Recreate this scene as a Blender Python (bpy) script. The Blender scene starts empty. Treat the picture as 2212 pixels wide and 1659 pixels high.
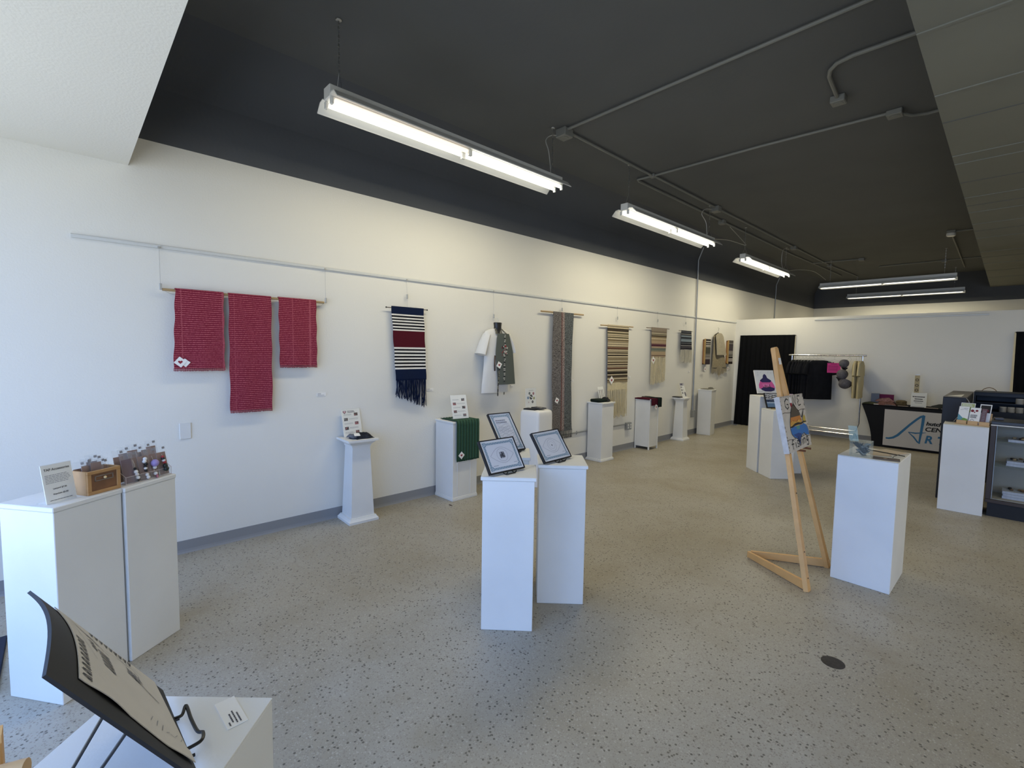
import bpy, math, random
from mathutils import Vector, Matrix
random.seed(7)
C = bpy.context.scene.collection
SC = bpy.context.scene
PI = math.pi
# ------------------------------------------------------------------ camera
cam_d = bpy.data.cameras.new('camera'); cam = bpy.data.objects.new('camera', cam_d); C.objects.link(cam)
cr = Vector((0.68756038, 0.72596446, 0.01537294)); cu = Vector((-0.06096686, 0.0366194, 0.99746783)); cw = Vector((-0.72356324, 0.6867566, -0.06943782))
m = Matrix.Identity(4)
for i in range(3):
    m[i][0] = cr[i]; m[i][1] = cu[i]; m[i][2] = -cw[i]
m[0][3], m[1][3], m[2][3] = 4.439, 0.0, 1.645
cam.matrix_world = m
cam_d.sensor_width = 36.0; cam_d.lens = 36.0*1020.66/2212.0
cam_d.clip_start = 0.05; cam_d.clip_end = 200
SC.camera = cam
# ------------------------------------------------------------------ view, world, daylight
SC.view_settings.view_transform = 'Standard'; SC.view_settings.look = 'None'
SC.view_settings.gamma = 1.0; SC.view_settings.use_curve_mapping = False
SC.view_settings.exposure = 0.1
cy = SC.cycles
cy.use_denoising = True; cy.max_bounces = 7; cy.diffuse_bounces = 4; cy.glossy_bounces = 3
cy.transmission_bounces = 6; cy.transparent_max_bounces = 12; cy.caustics_reflective = False; cy.caustics_refractive = False
cy.sample_clamp_indirect = 6.0
world = bpy.data.worlds.new('daylight'); SC.world = world; world.use_nodes = True
wn = world.node_tree; wn.nodes.clear()
wo = wn.nodes.new('ShaderNodeOutputWorld'); wb = wn.nodes.new('ShaderNodeBackground')
wt = wn.nodes.new('ShaderNodeTexCoord'); ws = wn.nodes.new('ShaderNodeSeparateXYZ'); wr = wn.nodes.new('ShaderNodeValToRGB')
wn.links.new(wt.outputs['Generated'], ws.inputs[0]); wn.links.new(ws.outputs[2], wr.inputs[0])
wmap = wn.nodes.new('ShaderNodeMapRange'); wmap.inputs[1].default_value = -1; wmap.inputs[2].default_value = 1
wn.links.new(ws.outputs[2], wmap.inputs[0]); wn.links.new(wmap.outputs[0], wr.inputs[0])
wr.color_ramp.elements[0].position = 0.40; wr.color_ramp.elements[0].color = (0.80, 0.86, 0.92, 1)   # sunlit pavement
wr.color_ramp.elements[1].position = 0.53; wr.color_ramp.elements[1].color = (0.40, 0.66, 1.30, 1)   # blue sky
wn.links.new(wr.outputs[0], wb.inputs[0]); wb.inputs[1].default_value = 3.3
wn.links.new(wb.outputs[0], wo.inputs[0])
def portal(name, x0, x1, z0, z1, y):
    l = bpy.data.lights.new(name, 'AREA'); l.shape = 'RECTANGLE'; l.size = x1-x0; l.size_y = z1-z0
    l.cycles.is_portal = True
    o = bpy.data.objects.new(name, l); C.objects.link(o); o.location = ((x0+x1)/2, y, (z0+z1)/2); o.rotation_euler = (PI/2, 0, 0)
    return o
YF = -1.35                                    # storefront plane
WINS = [(0.25, 2.55), (2.65, 4.95), (5.05, 7.3), (7.4, 9.7), (9.8, 12.2)]
for a, b in WINS: portal('window_light', a, b, 0.12, 2.85, YF-0.02)
TUBE = 2.4; TUBEW = 8.5                         # tube surface radiance, light given downwards by each tube (W)
# ------------------------------------------------------------------ helpers
def lin(h):
    c = [int(h[i:i+2], 16)/255 for i in (0, 2, 4)]
    return tuple(x/12.92 if x <= .04045 else ((x+.055)/1.055)**2.4 for x in c)+(1,)
MATS = {}
def mat(name, col, rough=.6, metal=0, var=0, vscale=8, bump=0, bscale=80, emit=0, alpha=1, spec=.5, coat=0, sheen=0):
    if name in MATS: return MATS[name]
    M = bpy.data.materials.new(name); M.use_nodes = True; nt = M.node_tree; b = nt.nodes['Principled BSDF']
    c = lin(col) if isinstance(col, str) else tuple(col)+(1,)
    b.inputs['Base Color'].default_value = c; b.inputs['Roughness'].default_value = rough; b.inputs['Metallic'].default_value = metal
    b.inputs['Specular IOR Level'].default_value = spec
    if coat: b.inputs['Coat Weight'].default_value = coat
    if sheen: b.inputs['Sheen Weight'].default_value = sheen
    if emit: b.inputs['Emission Color'].default_value = c; b.inputs['Emission Strength'].default_value = emit
    if alpha < 1: b.inputs['Alpha'].default_value = alpha
    if var or bump:
        tc = nt.nodes.new('ShaderNodeTexCoord')
        if var:
            n = nt.nodes.new('ShaderNodeTexNoise'); n.inputs['Scale'].default_value = vscale; n.inputs['Detail'].default_value = 4
            nt.links.new(tc.outputs['Object'], n.inputs['Vector'])
            mr = nt.nodes.new('ShaderNodeMapRange'); mr.inputs[1].default_value = .3; mr.inputs[2].default_value = .7
            mr.inputs[3].default_value = 1-var; mr.inputs[4].default_value = 1+var*.4
            nt.links.new(n.outputs[0], mr.inputs[0])
            mx = nt.nodes.new('ShaderNodeVectorMath'); mx.operation = 'SCALE'; mx.inputs[0].default_value = c[:3]
            nt.links.new(mr.outputs[0], mx.inputs['Scale']); nt.links.new(mx.outputs[0], b.inputs['Base Color'])
        if bump:
            n = nt.nodes.new('ShaderNodeTexNoise'); n.inputs['Scale'].default_value = bscale; n.inputs['Detail'].default_value = 3
            nt.links.new(tc.outputs['Object'], n.inputs['Vector'])
            bp = nt.nodes.new('ShaderNodeBump'); bp.inputs['Strength'].default_value = bump; bp.inputs['Distance'].default_value = .01
            nt.links.new(n.outputs[0], bp.inputs['Height']); nt.links.new(bp.outputs[0], b.inputs['Normal'])
    MATS[name] = M
    return M
def glassy(name, tint='F2F6F4', opac=.12, rough=.05):
    """thin clear plastic or glass: mostly transparent with a glossy reflection"""
    if name in MATS: return MATS[name]
    M = bpy.data.materials.new(name); M.use_nodes = True; nt = M.node_tree; nt.nodes.clear()
    o = nt.nodes.new('ShaderNodeOutputMaterial'); t = nt.nodes.new('ShaderNodeBsdfTransparent'); p = nt.nodes.new('ShaderNodeBsdfPrincipled')
    t.inputs[0].default_value = (.985, .99, .99, 1)
    p.inputs['Base Color'].default_value = lin(tint); p.inputs['Roughness'].default_value = rough
    lw = nt.nodes.new('ShaderNodeLayerWeight'); lw.inputs[0].default_value = .5
    f = nt.nodes.new('ShaderNodeMath'); f.operation = 'POWER'; f.inputs[1].default_value = 4.0; nt.links.new(lw.outputs['Facing'], f.inputs[0])
    f2 = nt.nodes.new('ShaderNodeMath'); f2.operation = 'MULTIPLY'; f2.inputs[1].default_value = .45; nt.links.new(f.outputs[0], f2.inputs[0]); f = f2
    ad = nt.nodes.new('ShaderNodeMath'); ad.operation = 'ADD'; ad.inputs[1].default_value = opac; ad.use_clamp = True
    mx = nt.nodes.new('ShaderNodeMixShader')
    nt.links.new(f.outputs[0], ad.inputs[0]); nt.links.new(ad.outputs[0], mx.inputs[0])
    nt.links.new(t.outputs[0], mx.inputs[1]); nt.links.new(p.outputs[0], mx.inputs[2]); nt.links.new(mx.outputs[0], o.inputs[0])
    MATS[name] = M
    return M
def bands(name, axis, stops, rough=.9, bump=.25, noise=0, nscale=60, fine=0, fdark=.6):
    """woven cloth whose colour changes in constant bands along a Generated axis. stops = [(pos, hex), ...]"""
    M = bpy.data.materials.new(name); M.use_nodes = True; nt = M.node_tree; b = nt.nodes['Principled BSDF']
    b.inputs['Roughness'].default_value = rough; b.inputs['Specular IOR Level'].default_value = .15
    tc = nt.nodes.new('ShaderNodeTexCoord'); sp = nt.nodes.new('ShaderNodeSeparateXYZ'); nt.links.new(tc.outputs['Generated'], sp.inputs[0])
    r = nt.nodes.new('ShaderNodeValToRGB'); r.color_ramp.interpolation = 'CONSTANT'
    stops = sorted(stops)[:32]
    r.color_ramp.elements[0].position = stops[0][0]; r.color_ramp.elements[0].color = lin(stops[0][1])
    r.color_ramp.elements[1].position = stops[1][0]; r.color_ramp.elements[1].color = lin(stops[1][1])
    for p, h in stops[2:]:
        e = r.color_ramp.elements.new(p); e.color = lin(h)
    nt.links.new(sp.outputs[axis], r.inputs[0])
    n = nt.nodes.new('ShaderNodeTexNoise'); n.inputs['Scale'].default_value = nscale; n.inputs['Detail'].default_value = 3
    mp = nt.nodes.new('ShaderNodeMapping'); mp.inputs['Scale'].default_value = (1, 1, 4)
    nt.links.new(tc.outputs['Object'], mp.inputs[0]); nt.links.new(mp.outputs[0], n.inputs[0])
    mr = nt.nodes.new('ShaderNodeMapRange'); mr.inputs[1].default_value = .3; mr.inputs[2].default_value = .7
    mr.inputs[3].default_value = 1-noise; mr.inputs[4].default_value = 1+noise
    nt.links.new(n.outputs[0], mr.inputs[0])
    sc_ = mr.outputs[0]
    if fine:      # thin darker picks woven between the bands
        so = nt.nodes.new('ShaderNodeSeparateXYZ'); nt.links.new(tc.outputs['Object'], so.inputs[0])
        m1 = nt.nodes.new('ShaderNodeMath'); m1.operation = 'MULTIPLY'; m1.inputs[1].default_value = fine; nt.links.new(so.outputs[axis], m1.inputs[0])
        m2 = nt.nodes.new('ShaderNodeMath'); m2.operation = 'FRACT'; nt.links.new(m1.outputs[0], m2.inputs[0])
        m3 = nt.nodes.new('ShaderNodeMapRange'); m3.interpolation_type = 'STEPPED'; m3.inputs['Steps'].default_value = 1; m3.inputs[3].default_value = 1; m3.inputs[4].default_value = 1
        m4 = nt.nodes.new('ShaderNodeMath'); m4.operation = 'GREATER_THAN'; m4.inputs[1].default_value = .52; nt.links.new(m2.outputs[0], m4.inputs[0])
        m5 = nt.nodes.new('ShaderNodeMapRange'); m5.inputs[3].default_value = 1; m5.inputs[4].default_value = fdark; nt.links.new(m4.outputs[0], m5.inputs[0])
        m6 = nt.nodes.new('ShaderNodeMath'); m6.operation = 'MULTIPLY'; nt.links.new(sc_, m6.inputs[0]); nt.links.new(m5.outputs[0], m6.inputs[1]); sc_ = m6.outputs[0]; nt.nodes.remove(m3)
    mx = nt.nodes.new('ShaderNodeVectorMath'); mx.operation = 'SCALE'
    nt.links.new(r.outputs[0], mx.inputs[0]); nt.links.new(sc_, mx.inputs['Scale']); nt.links.new(mx.outputs[0], b.inputs['Base Color'])
    bp = nt.nodes.new('ShaderNodeBump'); bp.inputs['Strength'].default_value = bump; bp.inputs['Distance'].default_value = .004
    nt.links.new(n.outputs[0], bp.inputs['Height']); nt.links.new(bp.outputs[0], b.inputs['Normal'])
    return M
class MB:
    """collects vertices and faces, then becomes one mesh object"""
    def __init__(s): s.v = []; s.f = []; s.m = []; s.mats = []
    def mi(s, m):
        if m is None: return 0
        if m not in s.mats: s.mats.append(m)
        return s.mats.index(m)
    def add(s, vs, fs, m=None):
        o = len(s.v); s.v += [Vector(v) for v in vs]; k = s.mi(m)
        for f in fs: s.f.append([i+o for i in f]); s.m.append(k)
        return s
    def box(s, x0, x1, y0, y1, z0, z1, m=None, b=0.0, T=None):
        if b <= 0:
            vs = [(x, y, z) for x in (x0, x1) for y in (y0, y1) for z in (z0, z1)]
            fs = [(0, 1, 3, 2), (4, 6, 7, 5), (0, 4, 5, 1), (2, 3, 7, 6), (0, 2, 6, 4), (1, 5, 7, 3)]
        else:  # chamfered along every edge
            b = min(b, (x1-x0)*.45, (y1-y0)*.45, (z1-z0)*.45)
            vs = []; fs = []
            X = (x0, x1); Y = (y0, y1); Z = (z0, z1)
            idx = {}
            for ix in (0, 1):
                for iy in (0, 1):
                    for iz in (0, 1):
                        sx, sy, sz = (b if ix == 0 else -b), (b if iy == 0 else -b), (b if iz == 0 else -b)
                        idx[ix, iy, iz] = len(vs)
                        vs += [(X[ix], Y[iy]+sy, Z[iz]+sz), (X[ix]+sx, Y[iy], Z[iz]+sz), (X[ix]+sx, Y[iy]+sy, Z[iz])]
            g = lambda a, c, d, k: idx[a, c, d]+k
            fs += [(g(0,0,0,0), g(0,0,1,0), g(0,1,1,0), g(0,1,0,0)), (g(1,0,0,0), g(1,1,0,0), g(1,1,1,0), g(1,0,1,0)),
                   (g(0,0,0,1), g(1,0,0,1), g(1,0,1,1), g(0,0,1,1)), (g(0,1,0,1), g(0,1,1,1), g(1,1,1,1), g(1,1,0,1)),
                   (g(0,0,0,2), g(0,1,0,2), g(1,1,0,2), g(1,0,0,2)), (g(0,0,1,2), g(1,0,1,2), g(1,1,1,2), g(0,1,1,2))]
            for iz in (0, 1):
                for iy in (0, 1): fs.append((g(0,iy,iz,1), g(1,iy,iz,1), g(1,iy,iz,2), g(0,iy,iz,2)))
                for ix in (0, 1): fs.append((g(ix,0,iz,0), g(ix,1,iz,0), g(ix,1,iz,2), g(ix,0,iz,2)))
            for ix in (0, 1):
                for iy in (0, 1):
                    fs.append((g(ix,iy,0,0), g(ix,iy,1,0), g(ix,iy,1,1), g(ix,iy,0,1)))
                    for iz in (0, 1): fs.append((g(ix,iy,iz,0), g(ix,iy,iz,1), g(ix,iy,iz,2)))
        if T: vs = [T @ Vector(v) for v in vs]
        return s.add(vs, fs, m)
    def prism(s, pts, d, m=None):
        """closed polygon pts extruded by vector d"""
        n = len(pts); d = Vector(d)
        vs = [Vector(p) for p in pts]+[Vector(p)+d for p in pts]
        fs = [tuple(range(n))[::-1], tuple(range(n, 2*n))]+[(i, (i+1) % n, (i+1) % n+n, i+n) for i in range(n)]
        return s.add(vs, fs, m)
    def tube(s, pts, r, m=None, n=8, cap=True, sy=1.0):
        pts = [Vector(p) for p in pts]; rs = r if isinstance(r, (list, tuple)) else [r]*len(pts)
        vs = []; fs = []; up = None
        for i, p in enumerate(pts):
            t = (pts[min(i+1, len(pts)-1)]-pts[max(i-1, 0)])
            if t.length < 1e-9: t = Vector((0, 0, 1))
            t.normalize()
            if up is None: up = Vector((0, 0, 1)) if abs(t.z) < .9 else Vector((1, 0, 0))
            a = t.cross(up); a.normalize(); bb = a.cross(t); up = bb
            for k in range(n):
                an = 2*PI*k/n
                vs.append(p+a*math.cos(an)*rs[i]+bb*math.sin(an)*rs[i]*sy)
        for i in range(len(pts)-1):
            for k in range(n): fs.append((i*n+k, i*n+(k+1) % n, (i+1)*n+(k+1) % n, (i+1)*n+k))
        if cap: fs += [tuple(range(n))[::-1], tuple(range((len(pts)-1)*n, len(pts)*n))]
        return s.add(vs, fs, m)
    def lathe(s, prof, m=None, n=24, c=(0, 0, 0), T=None, sx=1, sy=1):
        vs = [Vector((r*math.cos(2*PI*k/n)*sx+c[0], r*math.sin(2*PI*k/n)*sy+c[1], z+c[2])) for r, z in prof for k in range(n)]
        if T: vs = [T @ v for v in vs]
        N = len(prof)
        fs = [(i*n+k, i*n+(k+1) % n, (i+1)*n+(k+1) % n, (i+1)*n+k) for i in range(N-1) for k in range(n)]
        fs += [tuple(range(n))[::-1], tuple(range((N-1)*n, N*n))]
        return s.add(vs, fs, m)
    def rings(s, rings, m=None, cap=True):
        n = len(rings[0]); vs = [Vector(p) for r in rings for p in r]; N = len(rings)
        fs = [(i*n+k, i*n+(k+1) % n, (i+1)*n+(k+1) % n, (i+1)*n+k) for i in range(N-1) for k in range(n)]
        if cap: fs += [tuple(range(n))[::-1], tuple(range((N-1)*n, N*n))]
        return s.add(vs, fs, m)
    def sheet(s, fn, nu, nv, th, m=None):
        """cloth or board of real thickness over fn(u, v)"""
        P = [[Vector(fn(i/nu, j/nv)) for j in range(nv+1)] for i in range(nu+1)]
        N = []
        for i in range(nu+1):
            row = []
            for j in range(nv+1):
                du = P[min(i+1, nu)][j]-P[max(i-1, 0)][j]; dv = P[i][min(j+1, nv)]-P[i][max(j-1, 0)]
                k = du.cross(dv); row.append(k.normalized() if k.length > 1e-12 else Vector((0, 0, 1)))
            N.append(row)
        W = nv+1; T = (nu+1)*W
        vs = [P[i][j]+N[i][j]*th/2 for i in range(nu+1) for j in range(W)]+[P[i][j]-N[i][j]*th/2 for i in range(nu+1) for j in range(W)]
        fs = []
        for i in range(nu):
            for j in range(nv):
                a, b, c, d = i*W+j, (i+1)*W+j, (i+1)*W+j+1, i*W+j+1
                fs.append((a, b, c, d)); fs.append((a+T, d+T, c+T, b+T))
        for i in range(nu):
            a, b = i*W, (i+1)*W; fs.append((a, a+T, b+T, b)); a, b = i*W+nv, (i+1)*W+nv; fs.append((a, b, b+T, a+T))
        for j in range(nv):
            a, b = j, j+1; fs.append((a, b, b+T, a+T)); a, b = nu*W+j, nu*W+j+1; fs.append((a, a+T, b+T, b))
        return s.add(vs, fs, m)
    def ball(s, c, r, m=None, n=12, sz=1.0):
        prof = [(r*math.sin(PI*i/8)+1e-4, -r*sz*math.cos(PI*i/8)) for i in range(9)]
        return s.lathe(prof, m, n, c)
    def build(s, name, mats=None, parent=None, smooth=False, label=None):
        me = bpy.data.meshes.new(name); me.from_pydata([tuple(v) for v in s.v], [], s.f)
        ms = s.mats if s.mats else ([mats] if not isinstance(mats, (list, tuple)) else mats)
        if not s.mats and mats is None: ms = [WHITE]
        for q in ms: me.materials.append(q)
        if s.mats: me.polygons.foreach_set('material_index', s.m)
        me.update(); me.validate()
        import bmesh as _b
        bm = _b.new(); bm.from_mesh(me); _b.ops.recalc_face_normals(bm, faces=bm.faces); bm.to_mesh(me); bm.free()
        if smooth:
            me.polygons.foreach_set('use_smooth', [True]*len(me.polygons))
            try: me.set_sharp_from_angle(angle=math.radians(40))
            except Exception: pass
        o = bpy.data.objects.new(name, me); C.objects.link(o)
        if parent: o.parent = parent
        if label: o['label'] = label
        return o
def thing(name, label, cat, loc=(0, 0, 0), rz=0, group=None):
    o = bpy.data.objects.new(name, None); C.objects.link(o); o.location = loc; o.rotation_euler = (0, 0, rz)
    o.empty_display_size = .1
    o['label'] = label; o['category'] = cat
    if group: o['group'] = group
    return o
def tag(o, label, cat, group=None):
    o['label'] = label; o['category'] = cat
    if group: o['group'] = group
    return o
def struct(o): o['kind'] = 'structure'; return o
def copytree(o, parent=None):
    c = o.copy(); C.objects.link(c)
    if parent: c.parent = parent
    for ch in list(o.children): copytree(ch, c)
    return c
class Flat:
    """draws flat print on a plane: origin O, unit axes U (right) and V (up)"""
    def __init__(s, mb, O, U, V, off=.0006):
        s.mb = mb; s.O = Vector(O); s.U = Vector(U).normalized(); s.V = Vector(V).normalized(); s.n = s.U.cross(s.V); s.off = off
    def p(s, u, v, k=1): return s.O+s.U*u+s.V*v+s.n*s.off*k
    def poly(s, pts, m, k=1): s.mb.add([s.p(u, v, k) for u, v in pts], [tuple(range(len(pts)))], m)
    def rect(s, u0, v0, u1, v1, m, k=1): s.poly([(u0, v0), (u1, v0), (u1, v1), (u0, v1)], m, k)
    def disc(s, u, v, r, m, k=1, ry=None, n=16): s.poly([(u+r*math.cos(2*PI*i/n), v+(ry or r)*math.sin(2*PI*i/n)) for i in range(n)], m, k)
    def heart(s, u, v, r, m, k=1):
        pts = []
        for i in range(20):
            t = 2*PI*i/20; pts.append((u+r*math.sin(t)**3, v+r*(13*math.cos(t)-5*math.cos(2*t)-2*math.cos(3*t)-math.cos(4*t))/16))
        s.poly(pts, m, k)
    def stroke(s, pts, w, m, k=1):
        L = []; R = []
        P = [Vector((a, b)) for a, b in pts]
        ws = w if isinstance(w, (list, tuple)) else [w]*len(P)
        for i, q in enumerate(P):
            t = P[min(i+1, len(P)-1)]-P[max(i-1, 0)]
            t = t.normalized() if t.length > 1e-9 else Vector((1, 0)); nn = Vector((-t.y, t.x))
            L.append(q+nn*ws[i]/2); R.append(q-nn*ws[i]/2)
        n = len(P)
        s.mb.add([s.p(*q, k) for q in L]+[s.p(*q, k) for q in R], [(i, i+1, n+i+1, n+i) for i in range(n-1)], m)
    def lines(s, u0, v0, u1, v1, n, m, k=1, fill=.35, seed=0):
        """illegible small print: rows of short word-like dashes"""
        r = random.Random(seed+n); h = (v1-v0)/n
        for i in range(n):
            y = v1-h*(i+.5); x = u0; e = u1-(u1-u0)*r.random()*.18
            while x < e-1e-4:
                w = (u1-u0)*r.uniform(.06, .16); xe = min(x+w, e); s.rect(x, y-h*fill/2, xe, y+h*fill/2, m, k); x = xe+(u1-u0)*.02
def text_mesh(txt, size, M, name, parent, O, U, V, bold=0.0, align='LEFT', sx=1.0, shear=0.0):
    cu_ = bpy.data.curves.new('t', 'FONT'); cu_.body = txt; cu_.size = size; cu_.offset = bold; cu_.align_x = align; cu_.shear = shear
    cu_.resolution_u = 3; cu_.fill_mode = 'FRONT'
    ob = bpy.data.objects.new('t', cu_); C.objects.link(ob)
    dg = bpy.context.evaluated_depsgraph_get(); dg.update()
    me = bpy.data.meshes.new_from_object(ob.evaluated_get(dg)); bpy.data.objects.remove(ob); bpy.data.curves.remove(cu_)
    U = Vector(U).normalized(); V = Vector(V).normalized(); n = U.cross(V); O = Vector(O)
    for v in me.vertices: v.co = O+U*v.co.x*sx+V*v.co.y+n*.0008
    me.materials.clear(); me.materials.append(M); me.name = name
    o = bpy.data.objects.new(name, me); C.objects.link(o)
    if parent: o.parent = parent
    return o
# ------------------------------------------------------------------ materials
WHITE = mat('white_paint', 'E6E5E1', .55, var=.03, vscale=3, bump=.05, bscale=120)
WHITE2 = mat('white_scuffed_paint', 'E2E2DE', .5, var=.07, vscale=2.2, bump=.04, bscale=90)
WALLW = mat('white_wall', 'E4E2DA', .8, var=.02, vscale=.8, bump=.13, bscale=75, spec=.25)
BLACKP = mat('black_ceiling_paint', '5F6162', .85, var=.06, vscale=1.5, bump=.1, bscale=30, spec=.3)
BLACKW = mat('black_wall_paint_daylight_tint', '585B60', .85, var=.06, vscale=1.5, bump=.1, bscale=30, spec=.3)  # black paint with the bluish daylight mixed into its colour
SOFP = mat('dark_soffit_paint', '7C7D76', .8, var=.1, vscale=1.1, bump=.1, bscale=20, spec=.3)
BASEB = mat('grey_vinyl', '8B8C8E', .5)
CHROME = mat('chrome', 'D8D8D8', .18, 1)
STEEL = mat('brushed_steel', 'A8A9A8', .38, .9)
GALV = mat('galvanised', '9C9E9D', .45, .6)
CONDD = mat('painted_conduit', '7A7B77', .6)
ENAM = mat('white_enamel', 'DCDCD8', .3, coat=.3)
PAPER = mat('white_paper', 'EDECE8', .6, spec=.2)
INK = mat('black_ink', '2A2A2E', .7)
GREYINK = mat('grey_print', '8E8E94', .8)
RED = mat('dark_red', '8E2733', .8)
BLK = mat('black_fabric', '0F1013', .92, spec=.15, var=.2, vscale=14)
BLKP = mat('black_plastic', '16171A', .35)
BLKM = mat('black_wire', '101114', .4)
WOOD = mat('pale_wood', 'D9A96B', .5, var=.12, vscale=9)
WOODL = mat('light_wood', 'CBA778', .5, var=.1, vscale=14)
WIRE = mat('steel_wire', 'B9B9B6', .4, .5)
TUBEM = mat('lit_tube', (1, .97, .86), .3, emit=TUBE)
TUBED = mat('dim_tube', (1, .86, .72), .3, emit=TUBE*.35)
ACR = glassy('clear_acrylic', 'FFFFFF', .03)
BAG = glassy('clear_bag', 'E4E8F4', .08, .2)
GLASS = glassy('window_glass', 'E8F0EE', .0, .02)
# ------------------------------------------------------------------ floor
def terrazzo():
    M = bpy.data.materials.new('terrazzo'); M.use_nodes = True; nt = M.node_tree; b = nt.nodes['Principled BSDF']
    N = nt.nodes.new; L = nt.links.new
    tc = N('ShaderNodeTexCoord')
    def vor(sc, thr, rnd=1):
        v = N('ShaderNodeTexVoronoi'); v.inputs['Scale'].default_value = sc; v.inputs['Randomness'].default_value = rnd
        L(tc.outputs['Object'], v.inputs['Vector'])
        s = N('ShaderNodeSeparateColor'); L(v.outputs['Color'], s.inputs[0]); return v, s
    base = N('ShaderNodeTexNoise'); base.inputs['Scale'].default_value = .9; base.inputs['Detail'].default_value = 5; L(tc.outputs['Object'], base.inputs['Vector'])
    r = N('ShaderNodeValToRGB'); r.color_ramp.elements[0].position = .32; r.color_ramp.elements[0].color = lin('98907E')
    r.color_ramp.elements[1].position = .68; r.color_ramp.elements[1].color = lin('A9A59A'); L(base.outputs[0], r.inputs[0])
    cur = r.outputs[0]
    for sc, chan, lo, col, rad in ((95, 0, .82, '8C8478', .42), (80, 1, .90, 'B2AB9E', .40), (140, 2, .80, '8C8478', .40), (66, 2, .90, '47423B', .34), (160, 1, .84, 'B2AB9E', .42), (55, 0, .965, '4E4840', .30)):
        v, s = vor(sc, lo)
        g = N('ShaderNodeMath'); g.operation = 'GREATER_THAN'; g.inputs[1].default_value = lo; L(s.outputs[chan], g.inputs[0])
        d = N('ShaderNodeMath'); d.operation = 'LESS_THAN'; d.inputs[1].default_value = rad; L(v.outputs['Distance'], d.inputs[0])
        k = N('ShaderNodeMath'); k.operation = 'MULTIPLY'; L(g.outputs[0], k.inputs[0]); L(d.outputs[0], k.inputs[1])
        k2 = N('ShaderNodeMath'); k2.operation = 'MULTIPLY'; k2.inputs[1].default_value = .78; L(k.outputs[0], k2.inputs[0])
        mx = N('ShaderNodeMix'); mx.data_type = 'RGBA'; L(k2.outputs[0], mx.inputs[0]); L(cur, mx.inputs[6]); mx.inputs[7].default_value = lin(col); cur = mx.outputs[2]
    # worn brownish patches
    st = N('ShaderNodeTexNoise'); st.inputs['Scale'].default_value = 2.3; st.inputs['Detail'].default_value = 6; st.inputs['Roughness'].default_value = .6; L(tc.outputs['Object'], st.inputs['Vector'])
    rr = N('ShaderNodeMapRange'); rr.inputs[1].default_value = .50; rr.inputs[2].default_value = .72; rr.inputs[3].default_value = 0; rr.inputs[4].default_value = .42; L(st.outputs[0], rr.inputs[0])
    mx = N('ShaderNodeMix'); mx.data_type = 'RGBA'; L(rr.outputs[0], mx.inputs[0]); L(cur, mx.inputs[6]); mx.inputs[7].default_value = lin('8E836D'); cur = mx.outputs[2]
    L(cur, b.inputs['Base Color'])
    ro = N('ShaderNodeMapRange'); ro.inputs[3].default_value = .34; ro.inputs[4].default_value = .52; L(st.outputs[0], ro.inputs[0]); L(ro.outputs[0], b.inputs['Roughness'])
    b.inputs['Specular IOR Level'].default_value = .3
    return M
ZC = 3.93; ZB = 3.142; YB = 17.46; XR = 12.6; YP = 11.342; ZP = 2.445
struct(MB().box(-.15, XR+.15, YF-.1, YB+.15, -.12, 0).build('floor', terrazzo()))
# left wall: white below, black above, with a rounded (coved) join to the ceiling
w = MB(); w.box(-.15, 0, YF-.1, YB+.1, 0, ZB, WALLW)
w.box(-.15, 0, YF-.1, YB+.1, ZB, ZC+.1, BLACKW)
struct(w.build('wall_left'))
w = MB(); w.box(0, XR, YB, YB+.15, 0, ZB, WALLW); w.box(0, XR, YB, YB+.15, ZB, ZC+.1, BLACKW); struct(w.build('wall_back'))
w = MB(); w.box(XR, XR+.15, YF-.1, YB+.1, 0, ZB, WALLW); w.box(XR, XR+.15, YF-.1, YB+.1, ZB, ZC+.1, BLACKP); struct(w.build('wall_right'))
w = MB(); w.box(-.15, XR+.15, YF-.1, YB+.15, ZC, ZC+.1, BLACKP)
R_ = .42; n = 10                                 # plaster cove along the left and back walls
pts = [(0, 0, ZC)]+[(R_-R_*math.cos(PI/2*i/n), 0, ZC-R_+R_*math.sin(PI/2*i/n)) for i in range(n+1)]
w.prism([(p[0]-.002, .39, p[2]+.002) for p in pts], (0, YB-.39, 0), BLACKW)
struct(w.build('ceiling', smooth=True))
# storefront wall with window openings
w = MB(); w.box(0, XR, YF-.14, YF, 2.85, 2.93, WALLW)
xs = [0]+[x for a in WINS for x in a]+[XR]
for i in range(0, len(xs), 2): w.box(xs[i], xs[i+1], YF-.14, YF, 0, 2.85, WALLW)
for a, b in WINS: w.box(a, b, YF-.14, YF, 0, .12, WALLW)
struct(w.build('wall_front'))
ALU = mat('dark_aluminium', '3A3D42', .4, .7)
for i, (a, b) in enumerate(WINS):
    w = MB()
    for x in (a, (a+b)/2-.02, b-.04): w.box(x, x+.04, YF-.1, YF-.04, .12, 2.85)
    for z in (.12, 2.81): w.box(a, b, YF-.1, YF-.04, z, z+.04)
    f = struct(w.build('window_%d' % (i+1), ALU)); MB().box(a+.03, b-.03, YF-.075, YF-.069, .14, 2.83).build('window_pane', GLASS, f)
# white bulkhead over the storefront, dark lowered soffit on the right
struct(MB().box(0, XR, YF-.1, .386, 2.932, ZC).build('trim_1', WALLW))
w = MB(); w.box(3.95, XR, .39, YB, 3.49, 3.62, SOFP)
for y in (3.62, 4.55, 6.0, 6.26, 7.63, 8.43, 9.19, 10.29, 11.66, 13.1, 15.4): w.box(3.952, XR, y-.012, y+.012, 3.482, 3.49, SOFP)
for y in (5.1, 6.95, 8.05, 9.7, 12.3, 14.2): w.box(3.952, XR, y-.004, y+.004, 3.486, 3.49, BLACKP)
w.box(3.95, 4.0, .39, YB, 3.62, ZC, SOFP)
struct(w.build('trim_2'))
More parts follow.
